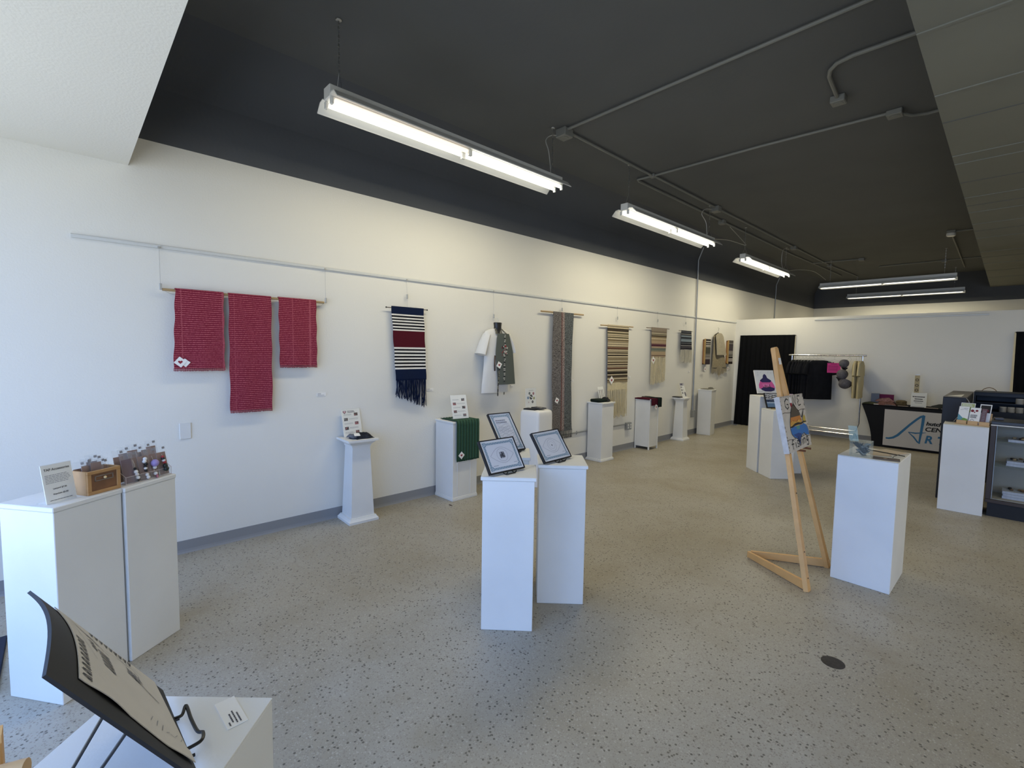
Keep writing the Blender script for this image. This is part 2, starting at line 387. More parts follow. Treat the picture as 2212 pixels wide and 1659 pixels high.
# partition with two doorways
w = MB(); D1 = (.117, 1.257, 2.082); D2 = (4.45, 5.62, 2.086)
w.box(0, D1[0], YP, YP+.12, 0, ZP); w.box(D1[0], D1[1], YP, YP+.12, D1[2], ZP); w.box(D1[1], D2[0], YP, YP+.12, 0, ZP)
w.box(D2[0], D2[1], YP, YP+.12, D2[2], ZP); w.box(D2[1], XR, YP, YP+.12, 0, ZP)
struct(w.build('wall_inner', WALLW))
def cove_base(name, segs):
    w = MB()
    for (x0, y0, x1, y1, nx, ny) in segs:
        d = Vector((x1-x0, y1-y0, 0)); n_ = Vector((nx, ny, 0))
        prof = [(0, 0), (.016, 0), (.008, .012), (.004, .03), (.003, .102), (0, .102)]
        w.prism([Vector((x0, y0, 0))+n_*a+Vector((0, 0, b)) for a, b in prof], d, BASEB)
    return struct(w.build(name))
cove_base('baseboard_left', [(0, YF, 0, YP, 1, 0)])
cove_base('baseboard_back', [(0, YP, D1[0], YP, 0, -1), (D1[1], YP, D2[0], YP, 0, -1), (D2[1], YP, XR, YP, 0, -1)])
# floor drain cover / dark round patch in the terrazzo, and scuff patches
dr = MB(); dr.lathe([(.055, 0), (.055, .0012), (.0, .0013)], mat('drain_metal', '3A342E', .5, .3, var=.4, vscale=60), 28)
d_ = dr.build('floor_plug'); d_.location = (3.878, 2.945, .0003); tag(d_, 'small dark round plug set in the open terrazzo floor', 'floor plug')
# ------------------------------------------------------------------ picture rails
def rail(name, p0, p1, nrm, label):
    p0 = Vector(p0); d = Vector(p1)-p0; nrm = Vector(nrm); up = Vector((0, 0, 1))
    prof = [(.001, -.014), (.016, -.014), (.018, -.010), (.018, .006), (.010, .013), (.001, .013)]
    o = MB().prism([p0+nrm*a+up*b for a, b in prof], d).build(name, mat('rail_aluminium', 'D2D4D2', .4, .1)); return tag(o, label, 'picture rail')
rail('picture_rail', (0, .065, 2.384), (0, YP-.01, 2.384), (1, 0, 0), 'long grey metal picture rail fixed along the white left wall')
rail('picture_rail', (1.583, YP, 2.39), (4.136, YP, 2.39), (0, -1, 0), 'shorter white picture rail near the top of the partition wall')
# ------------------------------------------------------------------ ceiling fixtures
def chain(x, y, z0, z1, fx=1):
    w = MB(); w.tube([(x-.045*fx, y, z0), (x, y, z0+.12)], .0018, n=5); w.tube([(x+.045*fx, y, z0), (x, y, z0+.12)], .0018, n=5)
    z = z0+.12; k = 0
    while z < z1-.012:
        a = (.006, .002) if k % 2 else (.002, .006)
        w.box(x-a[0], x+a[0], y-a[1], y+a[1], z, z+.02); w.box(x-.0015, x+.0015, y-.0015, y+.0015, z+.015, z+.03); z += .029; k += 1
    w.lathe([(.004, z1-.03), (.004, z1-.006), (.02, z1-.004), (.022, z1)], None, 14, (x, y, 0))
    return w
def fixture(loc, label, grp, near_dim=False):
    t = thing('fluorescent_light', label, 'ceiling light', loc, 0, grp)     # runs along local +y for 2.44 m, origin at near end, z = channel top
    L = 2.44
    w = MB(); w.box(-.05, .05, 0, L, -.085, 0, b=.004); w.build('housing', ENAM, t)
    for sg in (-1, 1):
        prof = [(.05, -.070), (.075, -.060), (.120, -.068), (.158, -.108), (.170, -.122), (.168, -.128), (.154, -.114), (.117, -.074), (.075, -.066), (.05, -.076)]
        w = MB(); w.prism([(sg*a, 0, b) for a, b in prof], (0, L, 0)); w.build('reflector', ENAM, t)
    k = 0
    for y0 in (.02, L/2+.01):
        for sx in (-.048, .048):
            w = MB(); w.tube([(sx, y0+.02, -.104), (sx, y0+1.17, -.104)], .0165, n=12)
            w.build('fluorescent_tube', TUBED if (near_dim and k == 1) else TUBEM, t, True)
            ld = bpy.data.lights.new('tube_light', 'AREA'); ld.shape = 'RECTANGLE'; ld.size = .010; ld.size_y = 1.13; ld.color = (1, .90, .64)
            ld.energy = TUBEW*(.12 if (near_dim and k == 1) else 1); lo = bpy.data.objects.new('tube_light', ld); C.objects.link(lo); lo.parent = t; lo.location = (sx, y0+.595, -.1215); k += 1
    for y0 in (.006, L/2-.02, L-.026):
        for sx in (-.048, .048): MB().box(sx-.014, sx+.014, y0, y0+(.04 if y0 > .1 and y0 < 2 else .02), -.135, -.085, b=.004).build('lamp_holder', ENAM, t)
    return t
L_TOP = 3.452
def light(loc, rz, label, yh, xh=0, dim=False):
    t = fixture(loc, label, 'suspended fluorescent fixtures', dim); t.rotation_euler = (0, 0, rz)
    for y in yh: chain(0, y, 0, ZC-loc[2]-.005).build('chain', STEEL, t)
    return t
f1 = light((1.075, 1.385, L_TOP), 0, 'largest two-tube fluorescent fixture, nearest the window wall with one dim tube', (.09, 2.33), dim=True)
f2 = light((1.10, 4.994, L_TOP), 0, 'second fluorescent fixture along the left wall, above the brown striped hanging', (.09, 2.33))
f3 = light((1.01, 8.905, L_TOP), 0, 'third and smallest lengthwise fluorescent fixture, before the partition', (.09, 2.33))
f4 = light((3.564, 13.458, 3.40), PI/2, 'upper of two crosswise fluorescent fixtures beyond the partition', (.2, 2.24))
f5 = light((3.537, 16.385, 3.415), PI/2, 'lower, farther crosswise fluorescent fixture beyond the partition', (.2, 2.24))
for x_, y_, l_ in ((7.2, 1.4, 'nearest added fixture of the unseen right-hand row'), (7.2, 5.0, 'middle added fixture of the unseen right-hand row'), (7.2, 8.9, 'far added fixture of the unseen right-hand row'), (10.4, 3.0, 'near added fixture of the unseen outermost right row'), (10.4, 7.6, 'far added fixture of the unseen outermost right row')):  # out-of-view rows added to brighten the right side of the room
    f_ = fixture((x_, y_, 3.25), l_, 'suspended fluorescent fixtures')
    for y in (.09, 2.33): chain(0, y, 0, 3.482-3.25).build('chain', STEEL, f_)
def cord(pts, label, r=.005, m=WIRE):
    # smooth path
    P = [Vector(p) for p in pts]; out = []
    for i in range(len(P)-1):
        p0, p1, p2, p3 = P[max(i-1, 0)], P[i], P[i+1], P[min(i+2, len(P)-1)]
        for k in range(8):
            t = k/8; out.append(.5*((2*p1)+(p2-p0)*t+(2*p0-5*p1+4*p2-p3)*t*t+(3*p1-p0-3*p2+p3)*t**3))
    out.append(P[-1])
    o = MB().tube(out, r, n=6).build('power_cord', m, None, True); return tag(o, label, 'cable')
cord([(1.10, 3.85, 3.87), (1.06, 3.72, 3.86), (1.03, 3.66, 3.80), (1.05, 3.68, 3.70), (1.06, 3.70, 3.56), (1.075, 3.69, 3.45)], 'white cord curling from ceiling box down to the nearest fixture')
cord([(1.13, 7.40, 3.87), (1.08, 7.22, 3.86), (1.05, 7.16, 3.78), (1.08, 7.25, 3.66), (1.09, 7.28, 3.45)], 'white cord from ceiling box down to the second fixture')
cord([(1.12, 7.43, 3.44), (1.05, 8.2, 3.56), (1.0, 9.0, 3.62), (1.0, 8.98, 3.66), (.93, 8.5, 3.86)], 'cord slung from the second fixture to the chain of the third')
cord([(1.02, 11.34, 3.45), (1.0, 12.3, 3.60), (1.05, 13.2, 3.66), (1.2, 13.6, 3.50)], 'cord slung from the third fixture to the crosswise fixture')
cord([(1.10, 11.1, 3.86), (1.02, 11.0, 3.84), (1.0, 11.0, 3.6), (1.01, 11.1, 3.45)], 'cord running from ceiling box down to the third fixture')
# ------------------------------------------------------------------ ceiling conduits and boxes
def conduit(name, pts, label, r=.014, m=CONDD):
    o = MB().tube(pts, r, n=8).build(name, m, None, True); return tag(o, label, 'conduit')
zc = ZC-.022
def cbox(x, y, label, s=.06, h=.06, rz=0):
    w = MB(); w.box(-s, s, -s, s, -h, 0, b=.006); w.tube([(0, 0, -h), (0, 0, -h-.004)], s*.7, n=10); o = w.build('junction_box', CONDD); o.location = (x, y, ZC-.001); o.rotation_euler = (0, 0, rz)
    return tag(o, label, 'junction box')
cbox(1.13, 3.83, 'largest dark junction box on ceiling above the nearest fixture', .065, .085)
cbox(1.14, 5.56, 'small junction box where two conduits meet behind the first box', .035, .04)
cbox(1.15, 7.43, 'junction box above the far end of second fixture', .06, .085)
cbox(.90, 8.25, 'junction box on the outer conduit between second and third fixtures', .05, .07)
cbox(1.16, 11.2, 'junction box above the far end of third fixture', .055, .07)
cbox(1.17, 14.0, 'farthest junction box on the long inner conduit', .05, .06)
cbox(3.554, 5.70, 'junction box ending the middle crosswise conduit', .06, .05)
cbox(3.25, 5.05, 'junction box at the foot of the bent conduit, upper right', .055, .06)
cbox(1.90, 13.58, 'junction box ending the short crosswise conduit far back', .055, .06)
cbox(3.226, 15.0, 'junction box on the farthest crosswise conduit', .05, .06)
conduit('conduit', [(1.17, 3.81, zc), (3.95, 3.80, zc)], 'nearest crosswise dark conduit running right from the largest box')
conduit('conduit', [(1.15, 3.88, zc), (1.14, 5.53, zc)], 'dark conduit between the largest box and the small meeting box')
conduit('conduit', [(1.15, 5.60, zc), (1.15, 7.38, zc)], 'dark conduit between the small meeting box and second fixture box')
conduit('conduit', [(1.15, 7.49, zc), (1.17, 13.95, zc), (1.3, 16.5, zc)], 'long inner conduit running lengthwise to the back')
conduit('conduit', [(1.17, 5.56, zc), (2.4, 5.58, zc), (3.50, 5.66, zc)], 'middle crosswise conduit ending in a box on the right')
conduit('conduit', [(1.11, 5.55, zc), (.93, 5.54, zc), (.91, 5.60, zc), (.905, 8.2, zc)], 'outer conduit turning a square corner then running lengthwise')
conduit('conduit', [(.90, 8.3, zc), (.90, 12.0, zc), (1.0, 16.0, zc)], 'outer lengthwise conduit beyond its junction box')
conduit('conduit', [(3.60, 5.72, zc-.01), (3.66, 5.86, zc), (3.76, 5.91, zc), (3.95, 5.91, zc)], 'short conduit from the box into the lowered soffit')
conduit('conduit', [(3.95, 4.41, zc), (3.48, 4.40, zc), (3.37, 4.43, zc), (3.31, 4.50, zc), (3.28, 4.60, zc), (3.25, 5.0, zc)], 'conduit with a wide bend ending in the upper right box', .016)
conduit('conduit', [(.90, 13.43, zc), (1.85, 13.58, zc)], 'short crosswise conduit far back near the left')
conduit('conduit', [(2.0, 15.0, zc), (3.95, 14.97, zc)], 'farthest crosswise conduit reaching the soffit')
conduit('conduit', [(3.55, 11.75, zc), (3.50, 16.4, zc)], 'lengthwise conduit from the smoke detector to the back')
conduit('conduit', [(3.58, 11.69, zc), (3.95, 11.69, zc)], 'stub conduit from smoke detector to the soffit')
sd = thing('smoke_detector', 'small white round smoke detector under the dark ceiling, right', 'smoke detector', (3.555, 11.69, ZC-.001))
MB().box(-.06, .06, -.06, .06, -.04, 0, b=.004).build('mounting_box', CONDD, sd)
MB().lathe([(.05, -.10), (.066, -.085), (.066, -.045), (.055, -.04)], None, 24).build('sensor_head', ENAM, sd, True)
# conduits on the left wall
def pipe(name, pts, label, r=.011): return tag(MB().tube(pts, r, n=8).build(name, GALV, None, True), label, 'conduit')
pp = thing('wall_pipe', 'grey vertical pipe with switch box on left wall, behind the pedestals', 'pipe', (.02, 9.29, 0))
MB().tube([(.10, -.02, ZC-.18), (.005, -.02, ZC-.42), (0, 0, .80), (0, 0, .40)], .013, n=8).build('pipe', GALV, pp, True)
MB().tube([(.0, .0, .80), (0, .0, .42)], .02, n=8).build('sleeve', GALV, pp, True)
MB().box(-.018, .04, -.045, .045, .36, .50, b=.004).build('switch_box', GALV, pp)
pipe('wall_pipe', [(.015, 13.83, 2.0), (.02, 13.83, 3.5), (.12, 13.83, 3.76)], 'thin vertical pipe on left wall beyond the partition')
pipe('wall_conduit', [(.016, 4.9, .438), (.016, 6.85, .44)], 'low horizontal grey conduit on left wall behind the pedestals')
ob = thing('outlet_box', 'grey metal double outlet box at the end of low wall conduit', 'outlet', (0, 6.93, .405))
MB().box(.001, .05, -.07, .07, -.06, .06, b=.004).build('box', GALV, ob)
w = MB()
for yy in (-.035, .035):
    for zz in (-.022, .022): w.box(.05, .054, yy-.016, yy+.016, zz-.016, zz+.016, b=.002)
w.build('socket', ENAM, ob)
pipe('conduit_clip', [(.012, 5.55, .41), (.03, 5.55, .44), (.012, 5.55, .465)], 'small clip on the low wall conduit beside the long scarf', .005)
tag(MB().box(.001, .008, .635, .712, .915, 1.043, b=.003).build('blank_wall_plate', ENAM), 'blank white plate on left wall above the two paired pedestals', 'wall plate')
# ------------------------------------------------------------------ pedestals
def ped(label, c, rz, w, d, h, over=.0, slab=.022, m=WHITE2, grp='white display pedestals', plinth=0, seam=False):
    t = thing('pedestal', label, 'pedestal', (c[0], c[1], 0), rz, grp)
    b = MB(); b.box(-w/2, w/2, -d/2, d/2, 0, h-slab-.0008, b=.0025)
    if plinth: b.box(-w/2-plinth, w/2+plinth, -d/2-plinth, d/2+plinth, 0, .028, b=.003); b.box(-w/2-plinth*.5, w/2+plinth*.5, -d/2-plinth*.5, d/2+plinth*.5, .028, .04, b=.003)
    b.build('body', m, t)
    MB().box(-w/2-over, w/2+over, -d/2-over, d/2+over, h-slab, h, b=.003).build('top', m, t)
    return t
R = math.radians
ped('near one of two paired white pedestals by the left wall, holding sign and wooden drawer', (1.349, -.026), R(36.4), .302, .305, .92, .004)
ped('far one of two paired white pedestals, holding the clear bin of beaded keychains', (1.176, .229), R(36.4), .300, .291, .92, .004)
ped('front pedestal of the trio at room centre, under a framed eye drawing', (2.383, 1.945), R(44.2), .302, .302, .92, .010)
ped('right-hand pedestal of the centre trio, under a framed eye drawing', (2.397, 2.405), R(45), .302, .302, .92, .010)
ped('rear pedestal of the centre trio, under the portrait-shaped framed drawing', (1.995, 2.285), R(46), .302, .302, .92, .010)
pg = ped('low boxy pedestal draped with the green knitted cloth', (.190, 3.182), 0, .325, .335, .872, .006, plinth=.006)
b = MB()
for yy in (-.10, .075): b.box(.163, .1655, yy-.004, yy+.004, .05, .84)
b.box(.163, .1655, -.10, .075, .40, .408); b.build('panel_seam', WHITE, pg)
ped('white pedestal under black and grey folded cloths and bag, plinth at foot', (.158, 5.95), R(0), .262, .300, .895, .016, plinth=.016)
ped('white pedestal with grey folded cloth, nearest the curtained doorway', (.178, 9.575), R(7), .268, .278, .925, .01)
ped('tallest white pedestal behind the tall wooden easel, with bright painting on it', (1.870+.199, 7.215), R(-44), .300, .300, 1.07, 0, slab=.012, grp='white display pedestals')
ped('white pedestal in front of the tallest one, with small dark painting', (2.317, 6.985), R(-43), .300, .300, .915, 0, slab=.012)
ped('white pedestal mostly hidden behind the wooden easel and canvas', (2.305, 7.42), R(-45), .296, .296, .915, 0, slab=.012)
ped('large bluish-white pedestal right of the wooden easel, with donation box', (3.785, 4.345), R(-1.0), .352, .500, .925, 0, slab=.004)
ped('white pedestal beside the glass display case, holding a wooden brochure holder', (4.146, 7.055), R(1.5), .352, .345, .933, 0, slab=.004)
# near pedestal carrying the wire easel; thin raised lip round its top
pf = thing('pedestal', 'nearest white pedestal at bottom left, under the black wire easel', 'pedestal', (3.447, .059, 0), R(-43.5), 'white display pedestals')
MB().box(-.16, .16, -.16, .16, 0, .926, b=.003).build('body', WHITE2, pf)
b = MB()
b.box(-.16, .16, -.16, .16, .9265, .930, b=.001); b.build('top', WHITE2, pf)
# padded, soft-cornered pedestal
t = thing('pedestal', 'soft-cornered white pedestal with dark cloth coasters, between green one and long scarf', 'pedestal', (.425, 4.235, 0), R(5), 'white display pedestals')
b = MB(); rr_ = .035; ringz = [(0, .15), (.86, .15), (.90, .147), (.918, .138), (.928, .12)]
def rrect(hx, hy, r, z, n=5):
    o = []
    for cx_, cy_, a0 in ((hx-r, hy-r, 0), (-hx+r, hy-r, PI/2), (-hx+r, -hy+r, PI), (hx-r, -hy+r, 3*PI/2)):
        for k in range(n+1): o.append((cx_+r*math.cos(a0+PI/2*k/n), cy_+r*math.sin(a0+PI/2*k/n), z))
    return o
b.rings([rrect(h_, h_, rr_, z) for z, h_ in ringz]); b.build('body', WHITE, t, True)
# pedestal on legs with red and green knit cloths
t = thing('pedestal', 'white slatted stand on short legs, draped with dark red cloth', 'pedestal', (.155, 7.30, 0), 0, 'white display pedestals')
b = MB(); hx, hy = .130, .135
for i, (a, c) in enumerate(((-1, -1), (1, -1), (1, 1), (-1, 1))):
    b = MB(); b.box(a*hx-.011, a*hx+.011, c*hy-.011, c*hy+.011, 0, .85, b=.002); b.build('leg', WHITE2, t)
b = MB(); b.box(-hx, hx, -hy-.006, -hy+.006, .05, .845); b.box(-hx, hx, hy-.006, hy+.006, .05, .845); b.box(-hx-.006, -hx+.006, -hy, hy, .05, .845); b.box(hx-.006, hx+.006, -hy, hy, .05, .845)
b.build('side_panel', WHITE2, t)
MB().box(-hx-.02, hx+.02, -hy-.02, hy+.02, .85, .872, b=.003).build('top', WHITE2, t)
# tapered column pedestals
def column(label, c, wb, h, rz=0):
    t = thing('column_pedestal', label, 'pedestal', (c[0], c[1], 0), rz, 'tapered column pedestals')
    sq = lambda a, z: [(a, a, z), (-a, a, z), (-a, -a, z), (a, -a, z)]
    k = wb/.29
    MB().rings([sq(a*k, z) for a, z in ((.145, 0), (.145, .022), (.138, .030), (.128, .045), (.126, .052))]).build('plinth', WHITE2, t)
    MB().rings([sq(.112*k, .052), sq(.086*k, h-.075)]).build('shaft', WHITE2, t)
    MB().rings([sq(a*k, z) for a, z in ((.092, h-.075), (.094, h-.06), (.11, h-.042), (.122, h-.034), (.126, h-.024), (.147, h-.020), (.147, h))]).build('capital', WHITE2, t)
    return t
column('tapered white column nearest the red hangings, with knit item and info sheet', (.168, 2.02), .29, .795, R(-2))
column('smaller tapered white column far down the left wall by the vertical pipe', (.145, 8.55), .26, .812)
# ------------------------------------------------------------------ wall hangings
def heart_tag(parent, y, z, x, s=.036, rot=45, fold=False, name='price_tag'):
    w = MB(); a = R(rot); U = Vector((0, math.cos(a), math.sin(a))); V = Vector((0, -math.sin(a), math.cos(a))); O = Vector((x, y, z))
    n_ = Vector((1, 0, 0))
    w.prism([O-U*s-V*s, O+U*s-V*s, O+U*s+V*s, O-U*s+V*s], n_*.002, PAPER)
    if fold:
        O2 = O+Vector((-.003, .032, -.006)); w.prism([O2-U*s*.8-V*s*.8-n_*.001, O2+U*s*.8-V*s*.8+n_*.002, O2+U*s*.8+V*s*.8+n_*.002, O2-U*s*.8+V*s*.8-n_*.001], n_*.0015, PAPER)
    F = Flat(w, O+n_*.002, (0, 1, 0), (0, 0, 1)); F.heart(0, 0, s*.5, RED)
    return w.build(name, None, parent)
def hook_wire(parent, y, z0, x=.022, ztop=2.372, clip=True):
    w = MB(); w.tube([(x-.006, y, ztop), (x, y, z0)], .0014, n=5); w.box(x-.012, x, y-.008, y+.008, ztop-.004, ztop+.01)
    if clip: w.box(x-.004, x+.01, y-.008, y+.008, z0-.012, z0+.035, b=.002)
    return w.build('hanging_wire', WIRE, parent)
def woven_red():
    M = bpy.data.materials.new('red_weave'); M.use_nodes = True; nt = M.node_tree; b = nt.nodes['Principled BSDF']; N = nt.nodes.new; L = nt.links.new
    b.inputs['Roughness'].default_value = .9; b.inputs['Specular IOR Level'].default_value = .1
    tc = N('ShaderNodeTexCoord'); sp = N('ShaderNodeSeparateXYZ'); L(tc.outputs['Object'], sp.inputs[0])
    def wave(src, freq, thr):
        m1 = N('ShaderNodeMath'); m1.operation = 'MULTIPLY'; m1.inputs[1].default_value = freq; L(src, m1.inputs[0])
        m2 = N('ShaderNodeMath'); m2.operation = 'FRACT'; L(m1.outputs[0], m2.inputs[0])
        m3 = N('ShaderNodeMath'); m3.operation = 'GREATER_THAN'; m3.inputs[1].default_value = thr; L(m2.outputs[0], m3.inputs[0]); return m3.outputs[0]
    n = N('ShaderNodeTexNoise'); n.inputs['Scale'].default_value = 90; L(tc.outputs['Object'], n.inputs[0])
    nb = N('ShaderNodeTexNoise'); nb.inputs['Scale'].default_value = 1.0
    mp = N('ShaderNodeMapping'); mp.inputs['Scale'].default_value = (0, 26, 0); L(tc.outputs['Object'], mp.inputs[0]); L(mp.outputs[0], nb.inputs[0])
    rows = wave(sp.outputs[2], 62, .60)
    mr = N('ShaderNodeMapRange'); mr.inputs[1].default_value = .35; mr.inputs[2].default_value = .65; mr.inputs[3].default_value = .25; mr.inputs[4].default_value = .85; L(n.outputs[0], mr.inputs[0])
    k = N('ShaderNodeMath'); k.operation = 'MULTIPLY'; L(rows, k.inputs[0]); L(mr.outputs[0], k.inputs[1])
    g = N('ShaderNodeMath'); g.operation = 'GREATER_THAN'; g.inputs[1].default_value = .62; L(nb.outputs[0], g.inputs[0])
    g2 = N('ShaderNodeMath'); g2.operation = 'MULTIPLY'; g2.inputs[1].default_value = .38; L(g.outputs[0], g2.inputs[0])
    mxx = N('ShaderNodeMath'); mxx.operation = 'MAXIMUM'; L(k.outputs[0], mxx.inputs[0]); L(g2.outputs[0], mxx.inputs[1])
    mx = N('ShaderNodeMix'); mx.data_type = 'RGBA'; L(mxx.outputs[0], mx.inputs[0]); mx.inputs[6].default_value = lin('782236'); mx.inputs[7].default_value = lin('C26C74')
    L(mx.outputs[2], b.inputs['Base Color'])
    bp = N('ShaderNodeBump'); bp.inputs['Strength'].default_value = .4; bp.inputs['Distance'].default_value = .003; L(rows, bp.inputs['Height']); L(bp.outputs[0], b.inputs['Normal'])
    return M
REDW = woven_red()
def drape(y0, y1, z0, z1, x=.04, yb0=None, yb1=None, amp=.004, th=.004, fr=3, bulge=0, zb1=None):
    yb0 = y0 if yb0 is None else yb0; yb1 = y1 if yb1 is None else yb1
    ph = random.random()*6
    def fn(u, v):
        a = y0+(y1-y0)*u; b_ = yb0+(yb1-yb0)*u; y = b_+(a-b_)*v+.003*math.sin(v*19+ph)
        zz = z0+((zb1-z0)*u if zb1 is not None else 0)
        return (x+amp*math.sin(u*fr*PI+ph+v*2)*(1-v)+bulge*math.sin(v*PI), y, zz+(z1-zz)*v)
    return fn
RODW = mat('wooden_dowel', 'A98F66', .6)
t = thing('red_wall_hanging', 'three dark red woven panels hung from one wooden rod', 'wall hanging', (0, 0, 0))
MB().tube([(.035, .555, 2.066), (.035, 1.765, 2.066)], .010, n=10).build('rod', RODW, t, True)
for yb in (.545, 1.785): hook_wire(t, yb, 2.075, .030)
MB().tube([(.03, .548, 2.07), (.03, .60, 2.04), (.03, .66, 2.03)], .0015, n=5).build('loop', WIRE, t); MB().tube([(.03, 1.78, 2.07), (.03, 1.74, 2.035), (.03, 1.69, 2.03)], .0015, n=5).build('loop', WIRE, t)
for (a, b_, z0, z1, c_, d_) in ((.631, .951, 1.46, 2.074, .606, .948), (.986, 1.307, 1.107, 2.072, .980, 1.301), (1.366, 1.687, 1.478, 2.074, 1.369, 1.690)):
    w = MB(); w.sheet(drape(a, b_, z0+.012, z1, .052, c_, d_, .003), 12, 30, .005)
    w.sheet(drape(a+.03, b_-.02, z0+.2, z1, .028, a+.03, b_-.02, .002), 8, 12, .004)
    w.sheet(lambda u, v, a=a, b_=b_, z1=z1: (.040+.014*math.cos(v*PI), a+(b_-a)*u, z1-.002+.010*math.sin(v*PI)), 6, 8, .004)
    p = w.build('woven_panel', REDW, t, True)
    w = MB(); r_ = random.Random(3)
    y = c_
    while y < d_: w.box(.049, .053, y, y+.004, z0-.006-r_.random()*.006, z0+.014); y += .0062
    w.build('fringe', REDW, p)
heart_tag(t, .648, 1.522, .058, .030, 50, True)
# striped navy hanging
st = [(0, '0D1A33')]
zb, zt = 1.32, 2.085
def zf(z): return (z-zb)/(zt-zb)
st = [(0, '14213F'), (zf(1.435), 'E4E1DA')]
z = 1.435
seq = []
zz = 1.435; n_s = 7; dz = (1.665-1.435)/(2*n_s-1)
for i in range(n_s):
    seq.append((zf(zz), 'E4E1DA')); zz += dz
    if i < n_s-1: seq.append((zf(zz), '15161C')); zz += dz
seq.append((zf(1.665), '4C1320')); zz = 1.835; dz = (2.005-1.835)/(2*6-1)
for i in range(6):
    seq.append((zf(zz), 'E4E1DA')); zz += dz
    if i < 5: seq.append((zf(zz), '15161C')); zz += dz
seq.append((zf(2.005), '0F1C38'))
NAVY = bands('navy_stripe_knit', 2, [(0, '0F1C38')]+seq, noise=.12, nscale=90)
NAVYF = mat('navy_yarn', '121D38', .9, spec=.1)
t = thing('striped_wall_hanging', 'navy, white and dark red striped knitted hanging with long navy fringe', 'wall hanging')
MB().tube([(.035, 2.40, 2.072), (.035, 2.89, 2.076)], .004, n=8).build('rod', BLKM, t)
w = MB(); w.ball((.035, 2.40, 2.072), .008); w.ball((.035, 2.89, 2.076), .008); w.build('finial', BLKM, t)
hook_wire(t, 2.648, 2.19, .024); w = MB(); w.tube([(.03, 2.648, 2.18), (.034, 2.645, 2.08)], .0012, n=4); w.build('hanging_loop', WIRE, t)
p = MB().sheet(drape(2.452, 2.836, 1.32, 2.088, .046, 2.502, 2.872, .006, fr=2), 14, 40, .008).build('knitted_panel', NAVY, t, True)
w = MB(); r_ = random.Random(5)
for i in range(95):
    u = i/94; y = 2.505+.362*u; zb_ = 1.175-.14*u+r_.uniform(-.03, .03); x = .046+r_.uniform(-.008, .014)
    w.tube([(x, y, 1.335), (x+r_.uniform(-.006, .008), y+r_.uniform(-.01, .01), (1.33+zb_)/2), (x+r_.uniform(-.008, .01), y+r_.uniform(-.014, .014), zb_)], .0032, n=4)
w.build('fringe', NAVYF, t)
# long grey green scarf
def heather(name, stops, nz=.75):
    return bands(name, 1, stops, noise=nz, nscale=38, bump=.5)
t = thing('long_scarf', 'very long grey and dark green woven scarf hanging from a wooden rod', 'wall hanging')
MB().tube([(.035, 4.698, 2.19), (.035, 5.619, 2.196)], .011, n=10).build('rod', RODW, t, True)
hook_wire(t, 5.143, 2.23, .024, clip=True)
fn0 = drape(4.932, 5.369, .515, 2.202, .052, 4.956, 5.357, .008, fr=2)
MB().sheet(lambda u, v: (fn0(u, v)[0]+.03*(1-v), fn0(u, v)[1]-.028*math.sin((1-v)*PI*.9), fn0(u, v)[2]), 14, 60, .006).build('woven_panel', heather('grey_green_weave', [(0, '6A6664'), (.41, '684844'), (.45, '8A7C78'), (.56, '5C6061')]), t, True)
w = MB(); r_ = random.Random(8)
for i in range(34):
    y = 4.958+.398*i/33; x = .082
    w.tube([(x, y, .525), (x+.004, y+r_.uniform(-.004, .004), .46), (x, y+r_.uniform(-.006, .006), .405)], [.0035, .0028, .0045], n=4)
w.build('fringe', mat('grey_yarn', '55534F', .9, spec=.1), t)
heart_tag(t, 4.99, .905+.06, .10, .034, 60)
# natural brown striped hanging
def stripes(n, cols, seed, a=.0, b_=1.0):
    r_ = random.Random(seed); ps = []; x = a
    wd = [r_.uniform(.5, 1.5) for _ in range(n)]; s_ = sum(wd)
    for i in range(n): ps.append((x, cols[r_.randrange(len(cols))] if i % 2 else cols[0])); x += (b_-a)*wd[i]/s_
    return ps
t = thing('brown_wall_hanging', 'brown, tan and cream striped woven hanging with long cream fringe', 'wall hanging')
MB().tube([(.035, 6.053, 2.068), (.035, 6.965, 2.078)], .009, n=10).build('rod', RODW, t, True)
hook_wire(t, 6.515, 2.19, .024); MB().tube([(.03, 6.515, 2.18), (.034, 6.52, 2.08)], .0012, n=4).build('hanging_loop', WIRE, t)
BRN = bands('brown_stripe_weave', 2, stripes(32, ['C7B89A', '4B4136', '6B5A49', '8A7A5E', '3A352E', '7A5B4A', '7C7458'], 21), noise=.2, nscale=70, fine=28, fdark=.38)
MB().sheet(drape(6.224, 6.818, 1.158, 2.088, .046, 6.257, 6.823, .006, fr=3), 14, 40, .007).build('woven_panel', BRN, t, True)
CREAM = mat('cream_yarn', 'CFC3A2', .9, spec=.1, var=.1, vscale=30)
MB().sheet(drape(6.262, 6.82, 1.03, 1.165, .046, 6.262, 6.82, .004), 10, 6, .005).build('cream_border', CREAM, t, True)
w = MB(); r_ = random.Random(15)
for i in range(90):
    y = 6.27+.545*i/89; x = .046+r_.uniform(-.006, .012)
    w.tube([(x, y, 1.05), (x+r_.uniform(-.004, .008), y+r_.uniform(-.012, .012), .8), (x+.004, y+r_.uniform(-.018, .018)+.01, .60+r_.uniform(-.03, .04))], .0034, n=4)
w.build('fringe', CREAM, t)
heart_tag(t, 6.356, 1.205, .056, .048, 45)
